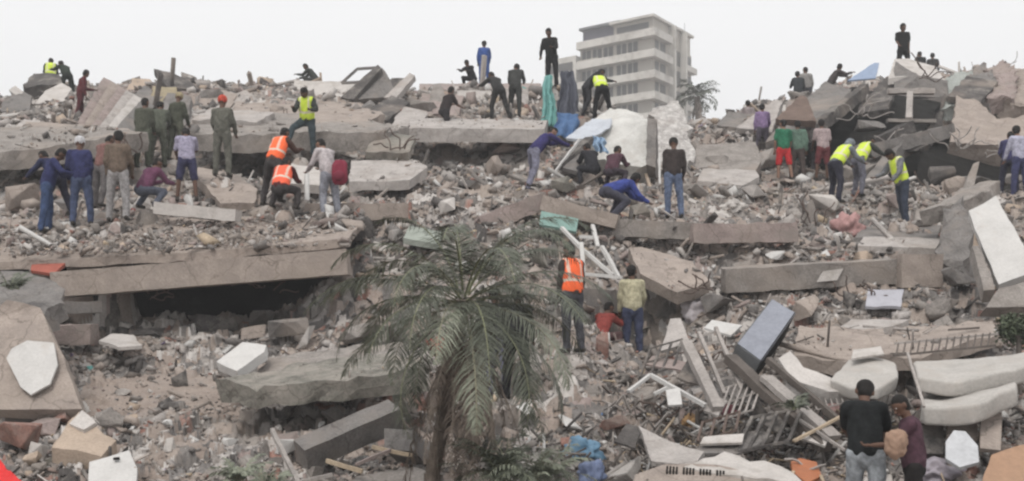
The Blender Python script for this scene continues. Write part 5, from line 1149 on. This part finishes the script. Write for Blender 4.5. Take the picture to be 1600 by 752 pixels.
    return tag(link_mesh(name, me, [M[k] for k in mats]), label, cat, kind='stuff')
pal = ['grey', 'tan', 'light', 'pink', 'mid', 'dark', 'pale', 'white', 'brick', 'woodg', 'sand', 'wood']
shards('rubble', 'countless broken concrete and plaster pieces strewn over the mound', 110000, 5, (5.0, .6, 26), pal, [20, 18, 12, 9, 15, 14, 8, 5, 3, 5, 3, 1], .07)
shards('gravel', 'fine gravel and crumbs between the larger pieces', 110000, 6, (2.4, .3, 4.5), pal, [18, 18, 16, 10, 12, 10, 8, 5, 3, 2, 3, 1], .02)
shards('broken_laths_debris', 'countless splinters, laths and bars in the right foreground', 5200, 8, (5.5, .5, 14), ['woodg', 'wood', 'whiteframe', 'woodd', 'grey', 'dark'], [9, 3, 3, 10, 6, 10], 1.0, region=(1180, 150, 14.9, 1.5), lift=2.5)
shards('litter', 'scattered coloured scraps of cloth and plastic over the debris', 700, 9, (4.0, .4, 9), ['white', 'pale', 'pink', 'brick'], [6, 4, 3, 2], .0, flat=(.1, .3), lift=1.5)
C2 = {}
for nm, c in (('scrap_blue', (.12, .20, .36)), ('scrap_teal', (.13, .32, .30)), ('scrap_red', (.45, .06, .05)), ('scrap_violet', (.25, .2, .3)), ('scrap_orange', (.5, .25, .12)), ('scrap_white', (.7, .7, .7))): M[nm] = plain(nm, c); C2[nm] = 1
shards('rags_litter', 'countless bright scraps of rag and plastic among the debris', 420, 12, (5.5, .45, 12), list(C2), [3, 2, 2, 3, 1, 5], .0, flat=(.1, .35), lift=1.8)

plant(22, 452, 17.0, .45, 16, 44, 'dark grassy tuft at the left edge above the weathered grey slab')
# larger loose pieces, each an object, described by what lies next to it
LM = [(70, 300, 'the navy jacket and blue jeans'), (128, 300, 'the pale capped person in navy'), (184, 280, 'the tall brown jacket'), (230, 300, 'the squatting plum shirt'), (292, 260, 'the lavender shirt and navy shorts'),
      (345, 220, 'the red capped person'), (245, 220, 'the olive uniformed group'), (121, 150, 'the maroon clothed person'), (310, 330, 'the white painted pillar'), (462, 190, 'the stepping yellow vest'), (428, 250, 'the striding orange vest'),
      (530, 270, 'the maroon backpack'), (697, 185, 'the black clothes on the middle slab'), (757, 100, 'the bright blue overalls'), (862, 150, 'the turquoise sheet'), (965, 220, 'the torn white wall block'), (832, 250, 'the indigo shirt'),
      (970, 310, 'the kneeling royal blue shirt'), (1054, 280, 'the brown jacket and light jeans'), (895, 440, 'the orange vest by the palm'), (990, 490, 'the cream yellow shirt'), (1230, 240, 'the bright red shorts'), (1284, 240, 'the maroon shorts'),
      (1330, 280, 'the bending yellow vests'), (1412, 300, 'the grey jacket over yellow vest'), (1560, 380, 'the big white leaning slab'), (1300, 430, 'the long level beam at right'), (1200, 515, 'the tilted blue grey cabinet'), (1040, 610, 'the white gable trim'),
      (1510, 590, 'the stacked mattresses'), (1050, 420, 'the sloping tan floor piece'), (912, 715, 'the blue bags'), (690, 640, 'the palm trunk'), (545, 680, 'the diagonal concrete post'), (500, 600, 'the weathered ledge'), (375, 555, 'the tilted white faced slab'),
      (60, 560, 'the white plaster patch'), (175, 735, 'the white board with a hole'), (130, 680, 'the cream floor piece'), (310, 500, 'the dark hollow'), (300, 430, 'the long edge beam'), (1090, 370, 'the pinkish brown beam'), (1140, 240, 'the long grey upper beam'), (1560, 190, 'the smooth brownish rock'), (1130, 640, 'the dark maroon cloth')]
used = set(); rr = random.Random(77); made = 0
MN = {'grey': 'grey', 'tan': 'tan', 'light': 'light grey', 'pink': 'pinkish', 'mid': 'dull grey', 'dark': 'dark', 'pale': 'pale', 'moss': 'greenish', 'brick': 'brick red', 'sand': 'sandy', 'woodg': 'weathered'}
for k in range(900):
    if made >= 190: break
    px, py = rr.uniform(5, 1595), rr.choice([rr.uniform(140, 420), rr.uniform(250, 745), rr.uniform(430, 745)])
    if 150 < px < 400 and 470 < py < 650: continue
    if 160 < px < 540 and 390 < py < 540: continue
    d = hit(px, py)
    if d > 39.5: continue
    lm = min(LM, key=lambda q: (q[0] - px) ** 2 + ((q[1] - py) * 1.3) ** 2); dx, dy = px - lm[0], py - lm[1]
    dist = math.hypot(dx, dy)
    if dist > 110 or dist < 12: continue
    rel = ('left of' if dx < 0 else 'right of') if abs(dx) > abs(dy) * 1.2 else ('above' if dy < 0 else 'below')
    if abs(dx) <= abs(dy) * 1.2 and abs(dy) < abs(dx) * 2: rel = rel + ' and ' + ('left of' if dx < 0 else 'right of')
    w = min(62, max(15, math.exp(rr.gauss(math.log(27), .4)))); w *= .75 if py < 260 else 1
    kind = rr.choice(['slab fragment', 'slab fragment', 'chunk', 'chunk', 'plate']); mk = rr.choice(['grey', 'grey', 'tan', 'tan', 'light', 'pink', 'mid', 'mid', 'dark', 'pale', 'moss', 'brick', 'sand'])
    lab = '%s %s %s %s %s %s' % ('large' if w > 36 else 'small' if w < 21 else 'middling', MN[mk], 'concrete' if mk not in ('brick',) else 'brick', kind, rel, lm[2])
    if lab in used or any(math.hypot(X - (px - 800) * d / F, Y - d) < .4 for X, Y, Z, R in PADS): continue
    used.add(lab); made += 1; s = d / F; bm = bmesh.new()
    fl = {'slab fragment': (.9, .62, .17), 'chunk': (.62, .5, .45), 'plate': (.95, .5, .09)}[kind]
    q = Quaternion((0, 0, 1), rr.uniform(0, 6.28)) @ Quaternion((1, 0, 0), rr.gauss(.25, .5)) @ Quaternion((0, 1, 0), rr.gauss(0, .5))
    rock_bm(bm, P(px, py, d - w * s * .12), (w * s * fl[0], w * s * fl[1], w * s * fl[2]), 900 + k, n=9 if kind != 'chunk' else 14, rot=q)
    roughen(bm, w * s * .02, 7, k, maxlen=max(.05, w * s * .16))
    tag(bm_obj('rubble_piece', bm, M[mk]), lab, 'concrete chunk', 'broken pieces strewn over the mound')

# bent reinforcement bars, one bundle each
def rebar(px, py, n, ln, seed, lab, m='steel', r=.012, d=None):
    d = d or hit(px, py) - .15; c = P(px, py, d); rr = random.Random(seed); s = d / F; E = []
    for i in range(n):
        a = c + Vector((rr.uniform(-.25, .25), rr.uniform(-.1, .2), rr.uniform(-.1, .05))); E.append((a, a + Vector((rr.uniform(-1, 1), rr.uniform(-.6, .2), rr.uniform(-.1, .8))).normalized() * ln * s * rr.uniform(.6, 1.2)))
    tag(wires('rebar_bundle', E, r, m, seed, None, .16), lab, 'rebar')
for i, (px, py, n, ln, lab) in enumerate([
    (705, 245, 7, 46, 'pale bent bars below the black clothes bending'), (740, 195, 6, 40, 'thin bars under the first pale wall panel'), (660, 200, 6, 40, 'bent bars at the gap between the pale roof slabs'),
    (450, 190, 4, 30, 'thin bars behind the stepping yellow vest'), (205, 190, 6, 44, 'bent bars below the fan of roof strips'), (1040, 215, 8, 44, 'wire tangle on the ragged wall remnant'),
    (1270, 350, 6, 50, 'bars standing below the crouching vest trio'), (1110, 235, 5, 40, 'bars at the left end of the long grey beam above'), (1500, 170, 7, 46, 'twisted bars above the smooth brownish rock'),
    (1560, 130, 8, 50, 'twisted metal tangle on the far right skyline'), (1480, 300, 6, 44, 'bars before the black hollow'), (1120, 560, 8, 60, 'bars tangled under the cabinet'),
    (1060, 660, 7, 50, 'bars beside the gable trim'), (580, 290, 4, 36, 'bars behind the white topped slab'), (1360, 470, 6, 44, 'bars in the hollow under the long grey beam at right'),
    (470, 560, 4, 40, 'thin bars near the curved white strip'), (1210, 300, 5, 36, 'thin bars right of the brown red clothes'), (60, 440, 6, 40, 'bars over the rock slab at the left edge')]):
    rebar(px, py, n, ln, 60 + i, lab, 'woodg' if i in (0, 1, 5, 9) else 'steel', .013 if d < 20 else .018)

def shrub(px, py, d, w, h, seed, label):
    rr = random.Random(seed); t = empty('leafy_tree', P(px, py + h * .6, d)); tag(t, label, 'tree'); s = d / F
    bm = bmesh.new(); base = Vector((0, 0, 0)); c = Vector((0, 0, h * s * .6)); tips = []
    tube_bm(bm, [base + Vector((0, 0, -.6)), c * .6, c], .05, 8, .025)
    for i in range(9):
        e = c + Vector((rr.uniform(-1, 1) * w * s * .45, rr.uniform(-1, 1) * w * s * .35, rr.uniform(-.45, .5) * h * s)); tube_bm(bm, [c * rr.uniform(.5, .9), e], .02, 6, .008); tips.append(e)
    bm_obj('trunk', bm, M['woodd'], t); V, Fc = [], []
    for e in tips:
        for k in range(200):
            g = Vector((rr.gauss(0, 1), rr.gauss(0, 1), rr.gauss(0, 1))) * w * s * .13 + e; a = Vector((rr.gauss(0, 1), rr.gauss(0, 1), rr.gauss(0, .6))).normalized() * .035; b = a.cross(Vector((rr.gauss(0, 1), rr.gauss(0, 1), rr.gauss(0, 1)))).normalized() * .017
            i = len(V); V += [g - a, g + b, g + a, g - b]; Fc.append((i, i + 1, i + 2, i + 3))
    pymesh('crown', V, Fc, mat('leaf_green', (.10, .12, .08), .4), t)
shrub(1592, 520, 15.5, 44, 50, 6, 'low greenish bush above the mattresses at the right edge')

for i, (px, py, d, n, lab) in enumerate([(1350, 176, 32.6, 8, 'bars hanging in the upper hollow of the right mound'), (1398, 222, 31.4, 6, 'bars dangling in the middle hollow of the right mound'), (1500, 232, 30.0, 8, 'bars hanging at the top of the black hollow at right'),
    (1570, 240, 30.0, 6, 'bars dangling near the right end of the black hollow'), (250, 462, 20.6, 6, 'thin bars hanging under the long edge beam'), (420, 452, 20.7, 5, 'bars dangling at the right part of the hollow under the edge beam'),
    (1450, 118, 35.0, 5, 'bars poking from the rounded edge of the summit slab'), (620, 232, 27.4, 6, 'bars jutting from the right end of the long pale roof slab'), (206, 236, 25.8, 5, 'bars jutting from the right end of the curved roof slab'), (1110, 448, 20.3, 5, 'bars at the lower end of the sloping tan floor piece')]):
    rebar(px, py, n, 38, 160 + i, lab, 'woodg' if i in (0, 1, 2, 3) else 'steel', .014 if d < 25 else .018, d)
for i, (px, py, w, h, d, m, lab) in enumerate([(1360, 196, 44, 14, 32.4, 'mid', 'fallen slab piece lying in the upper hollow of the right mound'), (1430, 232, 50, 16, 31.2, 'dark', 'dark piece lodged in the middle hollow of the right mound'), (1520, 288, 60, 26, 29.6, 'mid', 'grey piece on the floor of the black hollow at right'),
    (1470, 276, 40, 30, 29.8, 'dark', 'dark lump at the left of the black hollow'), (1580, 280, 40, 20, 29.4, 'grey', 'grey piece near the lavender white shirt in the hollow'), (1340, 242, 36, 16, 31.0, 'tan', 'tan piece caught below the second rafter'),
    (230, 522, 60, 18, 20.8, 'mid', 'grey piece on the floor of the dark hollow, left part'), (330, 505, 70, 26, 21.2, 'dark', 'dark piece deep in the hollow under the edge beam'), (410, 498, 50, 30, 21.0, 'mid', 'grey broken stub at the right part of the dark hollow')]):
    bm = bmesh.new(); s = d / F; rock_bm(bm, P(px, py, d), (w * s * .8, w * s * .6, h * s * .8), 700 + i, n=12, rot=Quaternion((0, 1, 0), .2 * math.sin(i)) @ Quaternion((0, 0, 1), i)); roughen(bm, w * s * .02, 6, i, maxlen=.15)
    tag(bm_obj('rubble_piece', bm, M[m]), lab, 'concrete chunk')
# ------------------------------------------------------------------ the tall building behind
def tall_building():
    C = P(1019, 23, 160); C.z = 0; ztop = CZ + (HY - 23) * 160 / F
    th = math.radians(40); t2 = math.radians(58); lu = Vector((-math.cos(th), math.sin(th), 0)); ru = Vector((math.cos(t2), math.sin(t2), 0))
    fac = mat('facade_cream', (.46, .43, .38), .08, scale=.3, rough=.8, bump=0); facw = mat('facade_white', (.60, .58, .54), .12, scale=.5, dirt=.35, dirtc=(.36, .34, .31), bump=0)
    gls = mat('window_dark', (.10, .095, .09), .3, scale=.6, rough=.35, bump=0); dk = mat('penthouse_grey', (.105, .098, .125), .15, scale=.4, bump=0); rf = mat('roof_edge', (.16, .16, .17), .1, bump=0)
    t = empty('apartment_building', C); tag(t, 'tall cream apartment building with wrap around balconies behind the pile', 'building')
    def box(name, m, a0, a1, b0, b1, z0, z1, par=None):
        """a along the left face (0 at the corner), b along the right face"""
        bm = bmesh.new(); vs = [bm.verts.new(lu * a + ru * b + Vector((0, 0, z))) for z in (z0, z1) for a, b in ((a0, b0), (a1, b0), (a1, b1), (a0, b1))]
        for f in ((0, 1, 2, 3), (7, 6, 5, 4), (0, 4, 5, 1), (1, 5, 6, 2), (2, 6, 7, 3), (3, 7, 4, 0)): bm.faces.new([vs[i] for i in f])
        bmesh.ops.recalc_face_normals(bm, faces=bm.faces); return bm_obj(name, bm, m, par or t)
    LA, LB = 13.0, 14.6; st = 3.05; n = 15
    box('wall', fac, 0, LA, 0, LB, 0, ztop - 3.1)
    box('stair_tower', facw, LA + .003, LA + 6.0, -1.4, 5, 0, ztop - 4.2)
    box('roof_slab', facw, -.5, LA - 5.6, -.5, LB, ztop - .35, ztop)
    box('roof_slab', rf, LA - 7.2, LA + .4, .2, LB, ztop - .05, ztop + .3)
    box('penthouse', dk, LA - 6.0, LA, .9, LB - .4, ztop - 3.1, ztop - .06)
    box('wall', fac, 0, LA - 6.003, .4, LB - .5, ztop - 3.1, ztop - .352)
    box('window', gls, .8, LA - 6.6, .34, .398, ztop - 2.0, ztop - .8)
    for i in range(n):
        z = ztop - 3.1 - i * st
        if z < 1: break
        # floor: slab + solid balcony parapet wrapping round the corner
        b = box('balcony', facw, -.9, LA, -1.3, -1.12, z - .25, z + .85)
        box('balcony_floor', facw, -.9, LA, -1.119, -.003, z - .25, z - .05, b)
        b2 = box('balcony', facw, -1.08, -.903, -1.3, 5.2, z - .25, z + .85); box('balcony_floor', facw, -.902, -.003, -.002, 5.2, z - .25, z - .05, b2)
        box('awning_band', fac, LA - 4.0, LA - .1, -1.11, -.9, z + .86, z + 1.1) if i in (1, 3) else None
        z0, z1 = z - st + .35, z - .3
        for k, (a0, a1) in enumerate(((.5, 2.2), (2.5, 4.2), (4.5, 6.2), (6.9, 8.6), (9.0, 10.6), (11.0, 12.6))):
            if (i * 7 + k * 3) % 7 == 0: continue
            f = box('window', gls, a0, a1, -.06, -.003, z0 + .2, z1 - .1); box('mullion', facw, (a0 + a1) / 2 - .05, (a0 + a1) / 2 + .05, -.10, -.062, z0 + .2, z1 - .1, f)
        for k, (b0, b1) in enumerate(((1.0, 2.2), (2.8, 4.6))): box('window', gls, -.06, -.003, b0, b1, z0 + .2, z1 - .1)
        # loggias on the right face
        box('loggia', gls, -.12, -.004, 7.4, 10.0, z0 + .1, z1 - .1); box('loggia', gls, -.12, -.004, 11.0, 14.2, z0 + .3, z1 - .1)
        b3 = box('balcony', facw, -.95, -.13, 10.6, 14.8, z - st + .0, z - st + .9)
        box('tower_window', gls, LA + .6, LA + 5.4, -1.5, -1.403, z0 - .6, z0 + .7)
    for b0 in (6.0, 10.2): box('fin', facw, -1.1, -.003, b0, b0 + .5, 0, ztop - .4)
    box('antenna', rf, .5, .56, 13.0, 13.06, ztop + .001, ztop + 1.8)
tall_building()

# ------------------------------------------------------------------ people
for (px, py, d, H, hd, pose, sh, lg, lab, o) in PEOPLE:
    o = dict(o); vx = o.pop('vox', .016 if d < 22 else .022 if d < 30 else .028)
    person(P(px, py, d), H, hd, pose, sh, lg, lab, vox=vx, **o)
# ------------------------------------------------------------------ air
def haze():
    bm = bmesh.new(); bmesh.ops.create_cube(bm, size=1)
    bmesh.ops.scale(bm, verts=bm.verts, vec=(400, 420, 56)); bmesh.ops.translate(bm, verts=bm.verts, vec=(0, 170, 26))
    o = bm_obj('haze', bm, None); m = bpy.data.materials.new('haze'); m.use_nodes = True; t = m.node_tree; t.nodes.clear()
    v = t.nodes.new('ShaderNodeVolumePrincipled'); v.inputs['Color'].default_value = (.93, .94, .96, 1); v.inputs['Density'].default_value = .0021; v.inputs['Anisotropy'].default_value = .2
    u = t.nodes.new('ShaderNodeOutputMaterial'); t.links.new(v.outputs[0], u.inputs['Volume']); o.data.materials.append(m)
    tag(o, 'thin pale dusty haze over the whole place', 'haze', kind='stuff')
haze()
